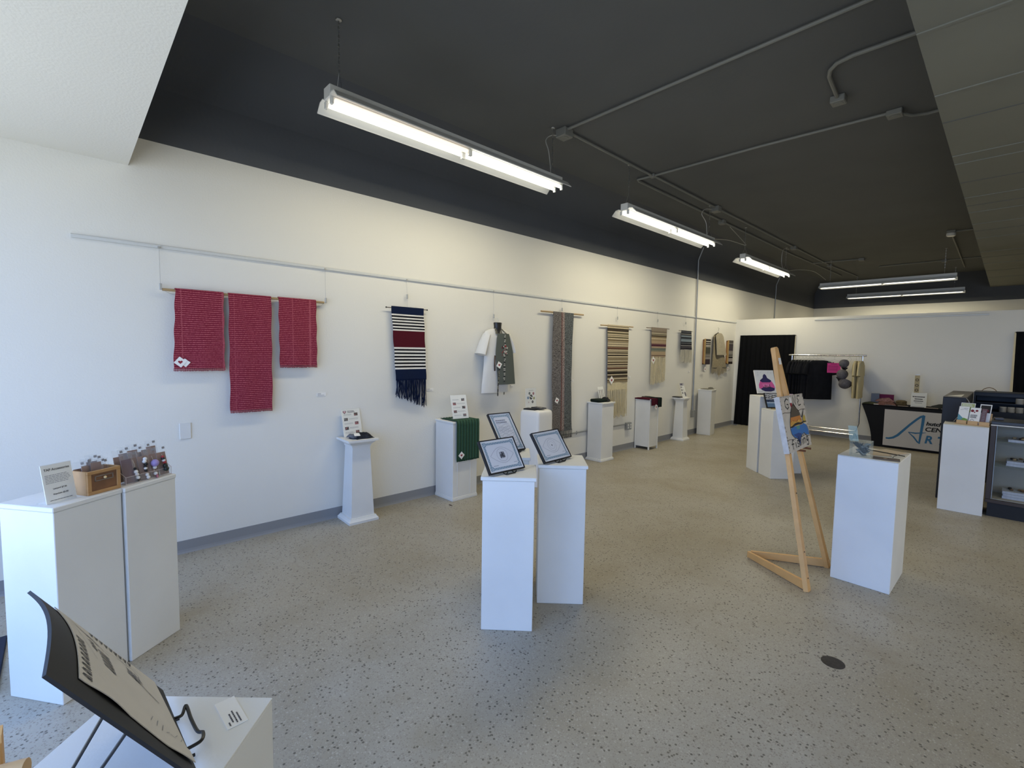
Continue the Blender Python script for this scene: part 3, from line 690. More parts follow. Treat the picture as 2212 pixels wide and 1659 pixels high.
# smaller beige hanging
t = thing('beige_wall_hanging', 'smaller beige striped woven hanging with cream fringe and white tag', 'wall hanging')
MB().tube([(.035, 7.389, 2.090), (.035, 8.182, 2.098)], .007, n=8).build('rod', mat('grey_dowel', '7D7366', .6), t, True)
hook_wire(t, 7.78, 2.22, .024); MB().tube([(.03, 7.78, 2.2), (.034, 7.785, 2.1)], .0012, n=4).build('hanging_loop', WIRE, t)
BEI = bands('beige_stripe_weave', 2, [(0, '6B5048'), (.03, 'C3B090'), (.055, '5E4742'), (.08, 'B9A385'), (.20, '8A8A78'), (.25, '6F776F'), (.31, 'A08F7A'), (.34, 'C0AA90'), (.37, '5A3340'), (.44, '8E6F66'), (.47, 'B8A184'), (.56, 'A59072'), (.60, 'C9B797'), (.66, '8A7A5E'), (.70, '4A4239'), (.735, 'B7A98A'), (.76, '5B5348'), (.785, 'C8BDA0'), (.82, '8B7E6E'), (.88, '9E9080')], noise=.15, nscale=70, fine=40, fdark=.72)
MB().sheet(drape(7.543, 8.08, 1.568, 2.105, .046, 7.557, 8.058, .005), 12, 26, .007).build('woven_panel', BEI, t, True)
w = MB(); r_ = random.Random(16)
for i in range(90):
    y = 7.56+.495*i/89; x = .046+r_.uniform(-.006, .012)
    w.tube([(x, y, 1.58), (x+r_.uniform(-.004, .006), y+r_.uniform(-.01, .01), 1.33), (x+.004, y+r_.uniform(-.016, .016), 1.10+.05*i/89+r_.uniform(-.03, .03))], .0034, n=4)
w.build('fringe', CREAM, t)
heart_tag(t, 7.62, 1.522, .056, .050, 55)
# small blue grey hanging
t = thing('small_wall_hanging', 'small dark blue and grey striped woven hanging, left of the wall pipe', 'wall hanging')
MB().tube([(.035, 8.557, 2.088), (.035, 9.13, 2.086)], .005, n=8).build('rod', mat('grey_dowel', '7D7366', .6), t, True)
hook_wire(t, 8.84, 2.23, .024); MB().tube([(.03, 8.84, 2.2), (.034, 8.845, 2.09)], .0012, n=4).build('hanging_loop', WIRE, t)
BLU = bands('blue_stripe_weave', 2, [(0, '4A4752'), (.05, '1D1D24'), (.11, '55525B'), (.15, '2A2930'), (.2, '8E8B8C'), (.24, '24252C'), (.33, '6E7178'), (.36, '202128'), (.42, '7D8A94'), (.55, '4C5660'), (.60, '23242B'), (.66, '76828C'), (.75, '2B2C33'), (.80, 'A09E98'), (.83, '26272E'), (.90, '5A5D66'), (.95, '1F2026')], noise=.15)
MB().sheet(drape(8.638, 9.046, 1.72, 2.094, .046, 8.624, 9.10, .005), 10, 20, .007).build('woven_panel', BLU, t, True)
w = MB(); r_ = random.Random(17)
for i in range(60):
    y = 8.63+.465*i/59; x = .046+r_.uniform(-.006, .01)
    w.tube([(x, y, 1.73), (x, y+r_.uniform(-.01, .01), 1.6), (x+.004, y+r_.uniform(-.016, .016), 1.475+r_.uniform(-.025, .025))], .0034, n=4)
w.build('fringe', mat('pale_yarn', 'C6C0AC', .9, spec=.1), t)
# two small stretched-weave boards
def board(y0, z0, z1, label, cols, ty, tz):
    t = thing('stretched_weave', label, 'wall art', (0, 0, 0))
    HW = .20
    w = MB(); w.box(.006, .03, y0, y0+.018, z0, z1); w.box(.006, .03, y0+HW-.018, y0+HW, z0, z1); w.box(.006, .03, y0, y0+HW, z0, z0+.02); w.box(.006, .03, y0, y0+HW, z1-.02, z1)
    w.build('back_frame', mat('orange_wood', '9C6B3E', .5), t)
    w = MB(); w.box(.0305, .068, y0+.002, y0+.022, z0+.004, z1+.012, b=.002); w.box(.0305, .068, y0+HW-.022, y0+HW-.002, z0+.004, z1+.012, b=.002)
    w.build('side_board', mat('yellow_wood', 'B8975C', .5, var=.1, vscale=12), t)
    MB().box(.0685, .080, y0, y0+HW, z0, z1+.01).build('woven_face', cols, t)
    w = MB(); w.tube([(.05, y0+.05, z0), (.06, ty, tz+.03)], .001, n=4); w.build('string', WIRE, t)
    heart_tag(t, ty, tz, .062, .040, 50)
    return t
B1 = bands('board_weave_a', 2, [(0, '3A3236'), (.21, 'A9A29A'), (.24, '5B5556'), (.27, 'A9A29A'), (.30, '4C4A46'), (.33, '8B8984'), (.36, '6E6A62'), (.42, '4A4A42'), (.68, 'B7B2A8'), (.70, '6B6660'), (.72, 'B0ABA2'), (.76, '3C3936'), (.80, 'A9A49A'), (.83, '2F2C2C'), (.88, 'BDB8AE'), (.92, '191718'), (.98, '8F8A84')], noise=.1)
B2 = bands('board_weave_b', 2, [(0, '2D2220'), (.10, 'A39C98'), (.25, '161416'), (.31, 'B4AFA6'), (.335, '201E20'), (.37, 'A9A49C'), (.40, '3A3638'), (.43, 'AAA59B'), (.46, '8A8680'), (.56, '4A4448'), (.80, '3F3A3E'), (.85, 'A8A29A'), (.87, '5A5550')], noise=.1)
board(9.67, 1.43, 1.95, 'left striped weave on a yellow wood box frame, beside the shawl', B1, 9.69, 1.33)
board(10.84, 1.43, 1.95, 'right striped weave on a yellow wood box frame, next to the corner', B2, 10.85, 1.325)
# shawl on hanger
t = thing('shawl', 'grey-beige shawl folded over a hanger between two striped weaves', 'shawl')
SH = mat('shawl_grey', 'B4AB96', .95, spec=.1, var=.15, vscale=40, bump=.4, bscale=120)
MB().tube([(.04, 10.28, 2.22), (.055, 10.30, 2.20), (.05, 10.28, 2.14), (.045, 10.28, 2.10)], .003, n=6).build('hanger_hook', CHROME, t, True)
MB().tube([(.05, 10.28, 2.11), (.05, 10.10, 2.05)], .008, n=6).tube([(.05, 10.28, 2.11), (.05, 10.46, 2.05)], .008, n=6).build('hanger', BLKP, t)
def shoulder(y, c=10.28, hw=.22): return 2.10-.09*min(1, abs(y-c)/hw)**2
def fsh(y0, y1, yb0, yb1, zb_, x, amp=.01):
    def fn(u, v):
        y = (y0+(y1-y0)*u)*v+(yb0+(yb1-yb0)*u)*(1-v); zt_ = shoulder(y0+(y1-y0)*u); return (x+amp*math.sin(u*9+v*2), y, zb_+(zt_-zb_)*v)
    return fn
MB().sheet(fsh(10.08, 10.48, 10.17, 10.66, 1.63, .088, .006), 14, 14, .012).build('front_fold', SH, t, True)
MB().sheet(fsh(10.06, 10.47, 10.05, 10.76, 1.36, .05, .012), 18, 14, .012).build('back_fold', mat('shawl_dark', '9B9078', .95, spec=.1, var=.2, vscale=30, bump=.4, bscale=120), t, True)
w = MB(); r_ = random.Random(4)
for i in range(80):
    y = 10.05+.71*i/79; zb_ = 1.26+r_.uniform(-.05, .03)-.07*math.exp(-((y-10.42)/.06)**2)
    w.tube([(.05, y, 1.38), (.052, y+r_.uniform(-.02, .02), zb_)], .0035, n=4)
w.build('fringe', mat('shawl_dark', '9B9078', .95), t)
# wall labels
def wlabel(y0, y1, z0, z1, label, k):
    w = MB(); w.box(.0005, .004, y0, y1, z0, z1, PAPER); F = Flat(w, (.004, y0, z0), (0, 1, 0), (0, 0, 1)); W, H = y1-y0, z1-z0
    F.lines(W*.08, H*.5, W*.45, H*.9, 2, INK, seed=k); F.lines(W*.08, H*.12, W*.85, H*.45, 1, GREYINK, seed=k+9)
    o = w.build('wall_label'); return tag(o, label, 'wall label')
wlabel(1.703, 1.788, 1.196, 1.228, 'small wall label below and right of the red panels', 1)
wlabel(2.912, 2.996, 1.188, 1.219, 'small wall label right of the navy fringe', 2)
wlabel(4.160, 4.244, 1.178, 1.208, 'small wall label right of the shirt and apron', 3)
wlabel(5.395, 5.470, 1.205, 1.240, 'small wall label right of the long grey scarf', 4)
wlabel(6.90, 6.985, 1.212, 1.256, 'small wall label right of the brown striped hanging', 5)
wlabel(8.08, 8.165, 1.160, 1.195, 'small wall label right of the beige hanging fringe', 6)
wlabel(9.06, 9.144, 1.262, 1.305, 'small wall label below the dark blue hanging near the pipe', 7)
# ------------------------------------------------------------------ shirt and apron on a hanging torso form
t = thing('t_shirt', 'white t-shirt hanging on a black torso form under the apron', 'shirt')
SHW = mat('white_cotton', 'DAD9D5', .95, spec=.1, bump=.3, bscale=25)
def ell(cx_, cy_, cz, rx, ry, n=20, ph=0, am=0):
    return [(cx_+rx*math.cos(2*PI*k/n)*(1+am*math.sin(5*2*PI*k/n+ph)), cy_+ry*math.sin(2*PI*k/n), cz) for k in range(n)]
rg = [(1.135, 3.855, .23, .05), (1.25, 3.86, .225, .055), (1.45, 3.865, .205, .062), (1.62, 3.865, .195, .07), (1.76, 3.865, .205, .07), (1.84, 3.868, .215, .058), (1.88, 3.868, .19, .045), (1.905, 3.865, .12, .035), (1.915, 3.86, .07, .028)]
MB().rings([ell(.085, c, z_, rx, ry, ph=z_*7, am=.06) for z_, c, ry, rx in rg]).build('shirt_body', SHW, t, True)
def slv(y0, z0, y1, z1):
    pts = [(.085, y0, z0), (.09, (y0+y1)/2, (z0+z1)/2+.02), (.09, y1, z1)]
    return MB().tube(pts, [.06, .075, .085], n=14, sy=.55)
slv(3.70, 1.84, 3.60, 1.60).build('sleeve', SHW, t, True); slv(4.03, 1.84, 4.115, 1.63).build('sleeve', SHW, t, True)
w = MB(); w.lathe([(.075, 1.85), (.062, 1.875), (.052, 1.90), (.050, 1.94), (.056, 1.985), (.052, 1.99)], None, 20, (.10, 3.862, 0), None, .8, 1); w.build('torso_form', BLKP, t, True, 'black plastic neck of the torso form')
hook_wire(t, 3.862, 2.06, .024, clip=True)
MB().tube([(.04, 3.862, 2.06), (.075, 3.88, 2.045), (.10, 3.875, 2.01), (.085, 3.862, 1.985)], .003, n=6).build('hook', mat('clear_hook', 'CFCFCB', .2), t, True)
t = thing('apron', 'grey apron with patterned camouflage ties and printed lettering, over the t-shirt', 'apron')
AP = mat('apron_grey', '5B605A', .9, spec=.1, bump=.2, bscale=150)
def fap(u, v):
    top = 3.80+(3.99-3.80)*u; mid = 3.775+(4.06-3.775)*u; bot = 3.82+(4.105-3.82)*u
    y = top+(mid-top)*min(1, (1-v)/.35) if v > .65 else mid+(bot-mid)*(1-v/.65)
    return (.168+.012*math.sin(u*PI), y, 1.235+(1.855-1.235)*v-.012*math.sin(v*PI)*math.cos(u*6))
MB().sheet(fap, 14, 24, .004).build('bib', AP, t, True)
CAM = mat('camo', '6B675C', .9, spec=.1)
def camo(name):
    M = bpy.data.materials.new(name); M.use_nodes = True; nt = M.node_tree; b = nt.nodes['Principled BSDF']; b.inputs['Roughness'].default_value = .9
    tc = nt.nodes.new('ShaderNodeTexCoord'); n = nt.nodes.new('ShaderNodeTexNoise'); n.inputs['Scale'].default_value = 38; r = nt.nodes.new('ShaderNodeValToRGB'); r.color_ramp.interpolation = 'CONSTANT'
    for i, (p, h) in enumerate(((0, '26262A'), (.45, '5A5A50'))): r.color_ramp.elements[i].position = p; r.color_ramp.elements[i].color = lin(h)
    for p, h in ((.52, 'A8A596'), (.57, '2E3038'), (.63, '857C5C')): e = r.color_ramp.elements.new(p); e.color = lin(h)
    nt.links.new(tc.outputs['Object'], n.inputs[0]); nt.links.new(n.outputs[0], r.inputs[0]); nt.links.new(r.outputs[0], b.inputs['Base Color']); return M
CAMO = camo('camouflage_print')
MB().sheet(lambda u, v: (.165+.01*v, 3.812+.016*u+.01*(v if v > .5 else 0), 1.095+.33*v), 2, 12, .003).build('tie', CAMO, t, True)
MB().sheet(lambda u, v: (.10, 3.975+.016*u, 1.10+.13*v), 2, 8, .003).build('tie', CAMO, t, True)
MB().sheet(lambda u, v: (.14+.03*math.sin(v*PI), 3.80-.03*math.sin(v*PI)-.02*u, 1.40+.2*v), 3, 10, .004).build('side_flap', mat('brown_cloth', '5A4C44', .9), t, True)
MB().sheet(lambda u, v: (.155-.045*v, 3.79+.02*u+.012*v, 1.85+.07*v), 2, 6, .004).build('neck_strap', CAMO, t, True)
MB().sheet(lambda u, v: (.155-.045*v, 3.975-.02*u-.06*v, 1.85+.07*v), 2, 6, .004).build('neck_strap', CAMO, t, True)
w = MB(); r_ = random.Random(12)
AF = Flat(w, (.1835, 3.91, 1.25), (0, 1, 0), (0, 0, 1)); PR = [mat('print_pale', 'B9B6AE', .9), mat('print_dark', '1F2022', .9), mat('print_red', '8A2A30', .9)]
for i in range(30):
    v = .02+.56*i/29; c_ = PR[0 if i % 3 else 1]; AF.rect(-.008+r_.uniform(-.012, .004), v, .004+r_.uniform(0, .012), v+.011, c_)
for i in range(30): AF.disc(r_.uniform(-.045, .045), .40+r_.uniform(-.055, .055), r_.uniform(.006, .014), PR[r_.choice((0, 1, 1, 0, 2) if i > 4 else (2,))], 1+i*.03, n=8)
w.build('print', None, t)
heart_tag(t, 3.815, 1.475, .19, .033, 60)
# ------------------------------------------------------------------ framed drawings on small easels (centre trio)
FRB = mat('black_frame', '14161A', .35); MATW = mat('mat_board', 'F0F1F3', .5, coat=.6); BLUEP = mat('blue_scroll', '7C9AAC', .6); PALEB = mat('pale_drawing', 'E2E4EA', .6)
PENC = mat('pencil', '9A9CA6', .8); PEND = mat('dark_pencil', '4A4B52', .8)
def framed(label, BL, BR, TL, kind, elabel):
    BL, BR, TL = Vector(BL), Vector(BR), Vector(TL); U = (BR-BL).normalized(); W = (BR-BL).length; V = (TL-BL); V = (V-U*V.dot(U)); H = V.length; V.normalize(); n = U.cross(V)
    z0 = .92
    t = thing('framed_drawing', label, 'picture frame', tuple(BL), 0, 'framed drawings with blue scroll borders')
    Z = Vector((0, 0, 0))
    P = lambda u, v, d: U*u+V*v+n*d
    w = MB(); fw = .006
    for (a, b, c, d) in ((0, 0, W, fw), (0, H-fw, W, H), (0, fw, fw, H-fw), (W-fw, fw, W, H-fw)):
        w.prism([P(a, b, -.018), P(c, b, -.018), P(c, d, -.018), P(a, d, -.018)], n*.020)
    w.build('frame', FRB, t)
    w = MB(); w.prism([P(fw, fw, -.012), P(W-fw, fw, -.012), P(W-fw, H-fw, -.012), P(fw, H-fw, -.012)], n*.010, MATW)
    F = Flat(w, P(0, 0, -.002), U, V); m_ = .020
    F.rect(m_, m_, W-m_, H-m_, BLUEP, 1)
    # scroll border: pale loops in the blue band
    i = .013; F.rect(m_+i, m_+i, W-m_-i, H-m_-i, PALEB, 2)
    k = 0; x = m_+.008
    while x < W-m_-.006:
        for y in (m_+i/2, H-m_-i/2): F.disc(x, y+.0015*(-1)**k, .0034, PALEB, 3, n=8); F.disc(x, y+.0015*(-1)**k, .0018, BLUEP, 4, n=6)
        x += .0105; k += 1
    y = m_+.016
    while y < H-m_-.012:
        for x in (m_+i/2, W-m_-i/2): F.disc(x+.0015*(-1)**k, y, .0034, PALEB, 3, n=8); F.disc(x+.0015*(-1)**k, y, .0018, BLUEP, 4, n=6)
        y += .0105; k += 1
    for cx_, cy_ in ((m_+.009, m_+.009), (W-m_-.009, m_+.009), (m_+.009, H-m_-.009), (W-m_-.009, H-m_-.009)):
        F.rect(cx_-.012, cy_-.012, cx_+.012, cy_+.012, BLUEP, 2.5); F.disc(cx_, cy_, .008, PALEB, 3.5, n=10); F.disc(cx_, cy_, .005, BLUEP, 4, n=8)
    w.build('mat_board', None, t)
    w = MB(); F = Flat(w, P(0, 0, -.002), U, V); cx_, cy_ = W/2, H/2; s = min(W, H)
    if kind == 'waves':
        for j in range(11):
            y = m_+i+.012+(H*.52)*j/11; pts = [(m_+i+.005+(W-2*m_-2*i-.01)*q/24, y+.005*math.sin(q*.5+j*1.7)+.003*math.sin(q*1.3+j)) for q in range(25)]; F.stroke(pts, .0018, PENC, 5)
        for j in range(5):
            y = H*.52+.016*j; pts = [(m_+i+.01+(W-2*m_-2*i-.03)*q/20, y+.006*math.sin(q*.35+j)) for q in range(21)]; F.stroke(pts, .0014, PENC, 5)
        F.lines(m_+i+.01, H*.72, W-m_-i-.02, H*.83, 2, PENC, 5, .5)
    else:
        hw, hh = W*.33, H*.19
        F.stroke([(cx_-hw+2*hw*q/24, cy_+hh*math.sin(PI*q/24)*1.25) for q in range(25)], .0015, PENC, 5)
        F.stroke([(cx_-hw+2*hw*q/24, cy_-hh*math.sin(PI*q/24)*1.25) for q in range(25)], .0015, PENC, 5)
        F.stroke([(cx_+s*.19*math.cos(2*PI*q/28), cy_+s*.19*math.sin(2*PI*q/28)) for q in range(29)], .0014, PENC, 5)
        if kind == 'eye_dark':
            r_ = random.Random(2)
            for q in range(26): F.stroke([(cx_+r_.uniform(-.02, .02), cy_+r_.uniform(-.022, .022)) for _ in range(3)], .0022, PEND, 5+q*.02)
        else:
            F.stroke([(cx_+s*.12*math.cos(2*PI*q/28)+.003*math.sin(q), cy_+s*.12*math.sin(2*PI*q/28)) for q in range(29)], .001, PENC, 5)
            F.disc(cx_, cy_, .006, PENC, 5, n=8); F.disc(cx_, cy_, .0035, PEND, 6, n=8)
        F.lines(m_+i+.012, m_+i+.006, m_+i+.05, m_+i+.016, 1, PENC, 5); F.lines(W-m_-i-.035, m_+i+.012, W-m_-i-.008, m_+i+.02, 1, PENC, 5)
    w.build('drawing', None, t)
    w = MB(); w.prism([P(.004, .004, -.0205), P(W-.004, .004, -.0205), P(W-.004, H-.004, -.0205), P(.004, H-.004, -.0205)], n*.002); w.build('backing', mat('grey_card', '5A5A5C', .8), t)
    # wire stand
    e = thing('wire_easel', elabel, 'easel', (0, 0, 0), 0, 'small black easels under the framed drawings')
    c0 = BL+U*W/2; fr_ = n.copy(); fr_.z = 0; fr_.normalize()
    w = MB()
    for sg in (-1, 1):
        a = c0+U*sg*.035; q = lambda f_, z_: Vector((a.x+fr_.x*f_, a.y+fr_.y*f_, z_))
        top = c0+V*H*.6-n*.025+U*sg*.01
        w.tube([q(.030, z0+.010), q(.022, z0+.003), q(.004, z0+.004), a-n*.024+V*.02, top], .0028, n=6)
    for sg in (-1, 1):
        a = c0+U*sg*.035; q = lambda f_, z_: Vector((a.x+fr_.x*f_, a.y+fr_.y*f_, z_))
        w.tube([q(.022, z0+.004), q(.034, z0+.020)], .003, n=6)
    a = c0; w.tube([Vector((a.x+fr_.x*.024, a.y+fr_.y*.024, z0+.004))-U*.035, Vector((a.x+fr_.x*.024, a.y+fr_.y*.024, z0+.004))+U*.035], .0032, n=6)
    w.build('front_leg', BLKM, e, True)
    back = c0-fr_*.16; top = c0+V*H*.6-n*.025
    MB().tube([top, Vector((back.x, back.y, z0+.003))], .0028, n=6).build('back_leg', BLKM, e, True)
    return t
framed('framed eye drawing with dark scribbled pupil on the front centre pedestal', (2.42, 1.757, .933), (2.425, 2.033, .933), (2.305, 1.762, 1.11), 'eye_dark', 'black wire stand holding the front framed eye drawing')
framed('framed eye drawing with a tiny pupil on the right-hand centre pedestal', (2.43, 2.212, .933), (2.412, 2.497, .933), (2.305, 2.209, 1.11), 'eye_pale', 'black wire stand holding the right-hand framed eye drawing')
framed('portrait-shaped framed drawing of waves on the rear centre pedestal', (2.02, 2.224, .933), (2.035, 2.430, .933), (1.825, 2.245, 1.182), 'waves', 'black wire stand holding the rear portrait-shaped drawing')
# ------------------------------------------------------------------ info sheets in clear stands
def sheet_stand(name, label, cat, BL, BR, TL, draw, grp=None, th=.003, foot=True, content='printed_sheet', paper=PAPER):
    BL, BR, TL = Vector(BL), Vector(BR), Vector(TL); U = (BR-BL).normalized(); W = (BR-BL).length; V = TL-BL; V = V-U*V.dot(U); H = V.length; V.normalize(); n = U.cross(V)
    t = thing(name, label, cat, tuple(BL), 0, grp)
    P = lambda u, v, d: U*u+V*v+n*d
    w = MB(); w.prism([P(0, 0, -th), P(W, 0, -th), P(W, H, -th), P(0, H, -th)], n*th, paper); F = Flat(w, P(0, 0, 0), U, V); draw(F, W, H); w.build(content, None, t)
    w = MB(); w.prism([P(-.002, 0, .002), P(W+.002, 0, .002), P(W+.002, H+.003, .002), P(-.002, H+.003, .002)], n*.0015)
    if foot:
        fr_ = n.copy(); fr_.z = 0; fr_.normalize(); dn = Vector((0, 0, -.0015))
        a, b = P(0, 0, -th), P(W, 0, -th); w.prism([a, b, b-fr_*.06, a-fr_*.06], dn)
    w.build('acrylic_holder', ACR, t)
    return t, U, V, n
PIC = [mat('photo_dark', '2E2A2C', .7), mat('photo_brown', '5B453F', .7), mat('photo_grey', '6E6E70', .7), mat('photo_rose', '9C5A5E', .7), mat('photo_green', '2F4A3C', .7)]
def draw_care(F, W, H, seed=1, heart=True):
    r_ = random.Random(seed)
    if heart: F.heart(W*.16, H*.90, W*.09, mat('heart_plum', '5A2A3C', .7), 1); F.heart(W*.16, H*.905, W*.055, mat('heart_pink', 'D8A9B4', .7), 2); F.lines(W*.32, H*.86, W*.75, H*.95, 2, INK, 1, .45)
    rows = 5
    for i in range(rows):
        y = H*(.74-.165*i); left = i % 2 == 1
        x0, x1 = (W*.10, W*.30) if left else (W*.66, W*.86)
        F.rect(x0, y, x1, y+H*.11, PIC[(i+seed) % 4], 1)
        for q in range(5): F.disc(r_.uniform(x0+.004, x1-.004), r_.uniform(y+.004, y+H*.11-.004), .006, PIC[r_.randrange(4)], 2+q*.1, n=7)
        a, b = (W*.36, W*.88) if left else (W*.10, W*.58)
        F.lines(a, y+H*.03, b, y+H*.09, 2, GREYINK, 1, .3, seed=i)
sheet_stand('care_sheet', 'white care sheet with a heart and photos, on the nearest tapered column', 'sign', (.085, 1.925, .797), (.055, 2.125, .797), (.035, 1.922, 1.055), lambda F, W, H: draw_care(F, W, H, 1), 'care sheets')
sheet_stand('care_sheet', 'white care sheet of six small photos standing on the green cloth', 'sign', (.237, 3.10, .886), (.262, 3.30, .886), (.165, 3.112, 1.142), lambda F, W, H: draw_care(F, W, H, 2, False), 'care sheets')
def draw_round(F, W, H):
    F.lines(W*.3, H*.86, W*.75, H*.90, 1, INK); cols = ['3F4F4A', 'B0626A', '4B7FA8', 'A8A95C', '3A3532']
    for (u, v, c_) in ((.36, .74, 0), (.74, .72, 1), (.22, .52, 2), (.80, .48, 3), (.66, .30, 4)):
        F.disc(W*u, H*v, W*.09, mat('dot_'+cols[c_], cols[c_], .7), 1); F.disc(W*u, H*v, W*.035, GREYINK, 2)
    F.disc(W*.51, H*.55, W*.15, mat('dot_dark', '3B3B38', .7), 1, ry=H*.13); F.stroke([(W*.38, H*.60), (W*.64, H*.50)], W*.05, PAPER, 2)
    F.disc(W*.28, H*.29, W*.05, mat('dot_faint', 'C9A9A8', .7), 1)
sheet_stand('coaster_sheet', 'grey sheet with coloured dots on the soft-cornered pedestal', 'sign', (.285, 4.19, .93), (.275, 4.385, .93), (.275, 4.19, 1.18), draw_round)
def draw_cols(F, W, H):
    for i, u in enumerate((.12, .45, .72)): F.lines(W*u, H*.06, W*(u+.2), H*.8, 9, PIC[i % 3], 1, .6, seed=i)
t, U_, V_, n_ = sheet_stand('curled_leaflet', 'white curled leaflet with photo strips behind the black folded cloth', 'sign', (.10, 6.00, .897), (.085, 6.16, .897), (.05, 5.985, 1.11), draw_cols)
def draw_info(F, W, H):
    F.rect(W*.04, H*.84, W*.96, H*.99, mat('header_purple', '4A4260', .7), 1); F.disc(W*.78, H*.915, W*.09, PAPER, 2)
    for v in (.66, .46, .26): F.rect(W*.08, H*v, W*.28, H*(v+.12), PIC[0], 1); F.lines(W*.36, H*v, W*.7, H*(v+.12), 2, GREYINK, 1, .3)
    F.disc(W*.78, H*.22, W*.17, mat('dress_purple', '3E3A50', .7), 1, ry=H*.17)
sheet_stand('info_sheet', 'tall narrow info sheet with purple header on the far tapered column', 'sign', (.20, 8.50, .814), (.205, 8.655, .814), (.115, 8.49, 1.082), draw_info)
sb = MB(); sb.box(-.10, .06, -.09, .05, 0, .012, b=.004); sb.box(-.09, .05, -.08, .04, .012, .018, b=.003); o = sb.build('sketch_tray', mat('dark_tray', '3A3A38', .5)); o.location = (.12, 8.50, .813); tag(o, 'thin dark tray lying on the far tapered column', 'tray')
# ------------------------------------------------------------------ cloth items on pedestals
def lump(name, label, cat, loc, rz, dims, M, seed=0, rough=.25, parent=None, group=None, nx=14, ny=10, flat=.6):
    r_ = random.Random(seed); ph = [r_.uniform(0, 6) for _ in range(6)]; lx, ly, lz = dims
    def top(u, v):
        e = min(1, 4.0*min(u, 1-u))*min(1, 4.0*min(v, 1-v)); e = e**.5
        wv = 1+rough*(math.sin(u*11+ph[0]+2*math.sin(v*5+ph[1]))*.5+math.sin(v*13+ph[2]+u*7)*.5)
        wob = 1+.12*math.sin(v*6+ph[3])
        return ((u-.5)*lx*wob, (v-.5)*ly*(1+.12*math.sin(u*6+ph[4])), .0008+lz*e*wv*flat+.001)
    w = MB(); W = ny+1
    tp = [[Vector(top(i/nx, j/ny)) for j in range(W)] for i in range(nx+1)]
    vs = [p for r in tp for p in r]+[Vector((p.x, p.y, .0008)) for r in tp for p in r]; T = (nx+1)*W; fs = []
    for i in range(nx):
        for j in range(ny):
            a, b, c, d = i*W+j, (i+1)*W+j, (i+1)*W+j+1, i*W+j+1; fs += [(a, b, c, d), (a+T, d+T, c+T, b+T)]
    for i in range(nx): fs += [(i*W, i*W+T, (i+1)*W+T, (i+1)*W), (i*W+ny, (i+1)*W+ny, (i+1)*W+ny+T, i*W+ny+T)]
    for j in range(ny): fs += [(j, j+1, j+1+T, j+T), (nx*W+j, nx*W+j+T, nx*W+j+1+T, nx*W+j+1)]
    w.add(vs, fs); o = w.build(name, M, parent, True); o.location = loc; o.rotation_euler = (0, 0, rz)
    if not parent: tag(o, label, cat, group)
    return o
DKN = mat('dark_knit', '2E3138', .95, spec=.1, var=.5, vscale=45, bump=.6, bscale=90)
t = thing('knit_gloves', 'dark blue-grey knitted item with white tag on the nearest tapered column', 'knitwear', (.20, 2.05, .7955), R(95))
lump('knit_body', '', '', (0, 0, 0), 0, (.20, .15, .06), DKN, 3, .35, t); lump('knit_cuff', '', '', (-.07, .02, .012), R(20), (.11, .10, .045), mat('grey_knit', '6A6E76', .95, var=.4, vscale=60), 4, .3, t)
w = MB(); w.prism([(-.11, -.055, .034), (-.06, -.075, .034), (-.035, -.01, .048), (-.08, .015, .048)], (0, 0, .0015), PAPER); w.build('paper_tag', None, t)
# green knitted cloth: lies on top and hangs down the room-facing side
GR = mat('green_knit', '2F4A3A', .95, spec=.1, bump=.3, bscale=200)
def green():
    M = bands('green_rib', 1, [(i/16, '3C5C49' if i % 2 else '2A4436') for i in range(16)], noise=.15, bump=.4)
    return M
t = thing('green_cloth', 'dark green ribbed knitted cloth draped over the low boxy pedestal', 'cloth', (0, 0, 0))
def fgreen(u, v):
    y = 3.05+(3.355-3.05)*u-.0*v
    s = v*(.30+.43)
    rib = .004*math.sin(u*16*PI)
    if s < .30: x, z_ = .065+s, .876+.004+rib*.5
    else: x, z_ = .367+.010+rib, .880-(s-.30)
    if .27 < s < .33: x, z_ = .36+.012*math.sin((s-.27)/.06*PI/2), .876+.008*math.cos((s-.27)/.06*PI/2)
    return (x, y+(-.01+.02*u)*min(1, v*2)*.5, z_)
MB().sheet(fgreen, 96, 44, .004).build('knitted_cloth', green(), t, True)
w = MB(); r_ = random.Random(6)
for i in range(60): y = 3.05+.305*i/59; w.box(.374, .380, y, y+.003, .440-r_.random()*.008, .452)
w.build('fringe', GR, t)
heart_tag(t, 3.105, .505, .386, .030, 45)
# coasters and cloths on the soft pedestal
for i, (x, y, rz, M, lb) in enumerate(((.40, 4.17, .2, mat('cloth_black', '1F2226', .95), 'black folded cloth on the soft-cornered pedestal'), (.44, 4.26, -.1, mat('cloth_charcoal', '4A4B4E', .95, var=.2, vscale=40), 'charcoal folded cloth with hearts on the soft-cornered pedestal'))):
    t = thing('folded_cloth', lb, 'cloth', (x, y, .9285+.002*0+(.012 if i else 0)), rz, 'dark cloths on the soft-cornered pedestal')
    for k in range(2): MB().box(-.085, .085, -.055, .055, k*.007, k*.007+.0065, b=.003).build('cloth_layer', M, t)
    if i:
        w = MB(); F = Flat(w, (0, 0, .0138), (1, 0, 0), (0, 1, 0))
        for q in ((-.03, .02), (.05, -.01)): F.rect(q[0]-.014, q[1]-.014, q[0]+.014, q[1]+.014, PAPER, 1); F.heart(q[0], q[1], .008, INK, 2)
        w.build('paper_label', None, t)
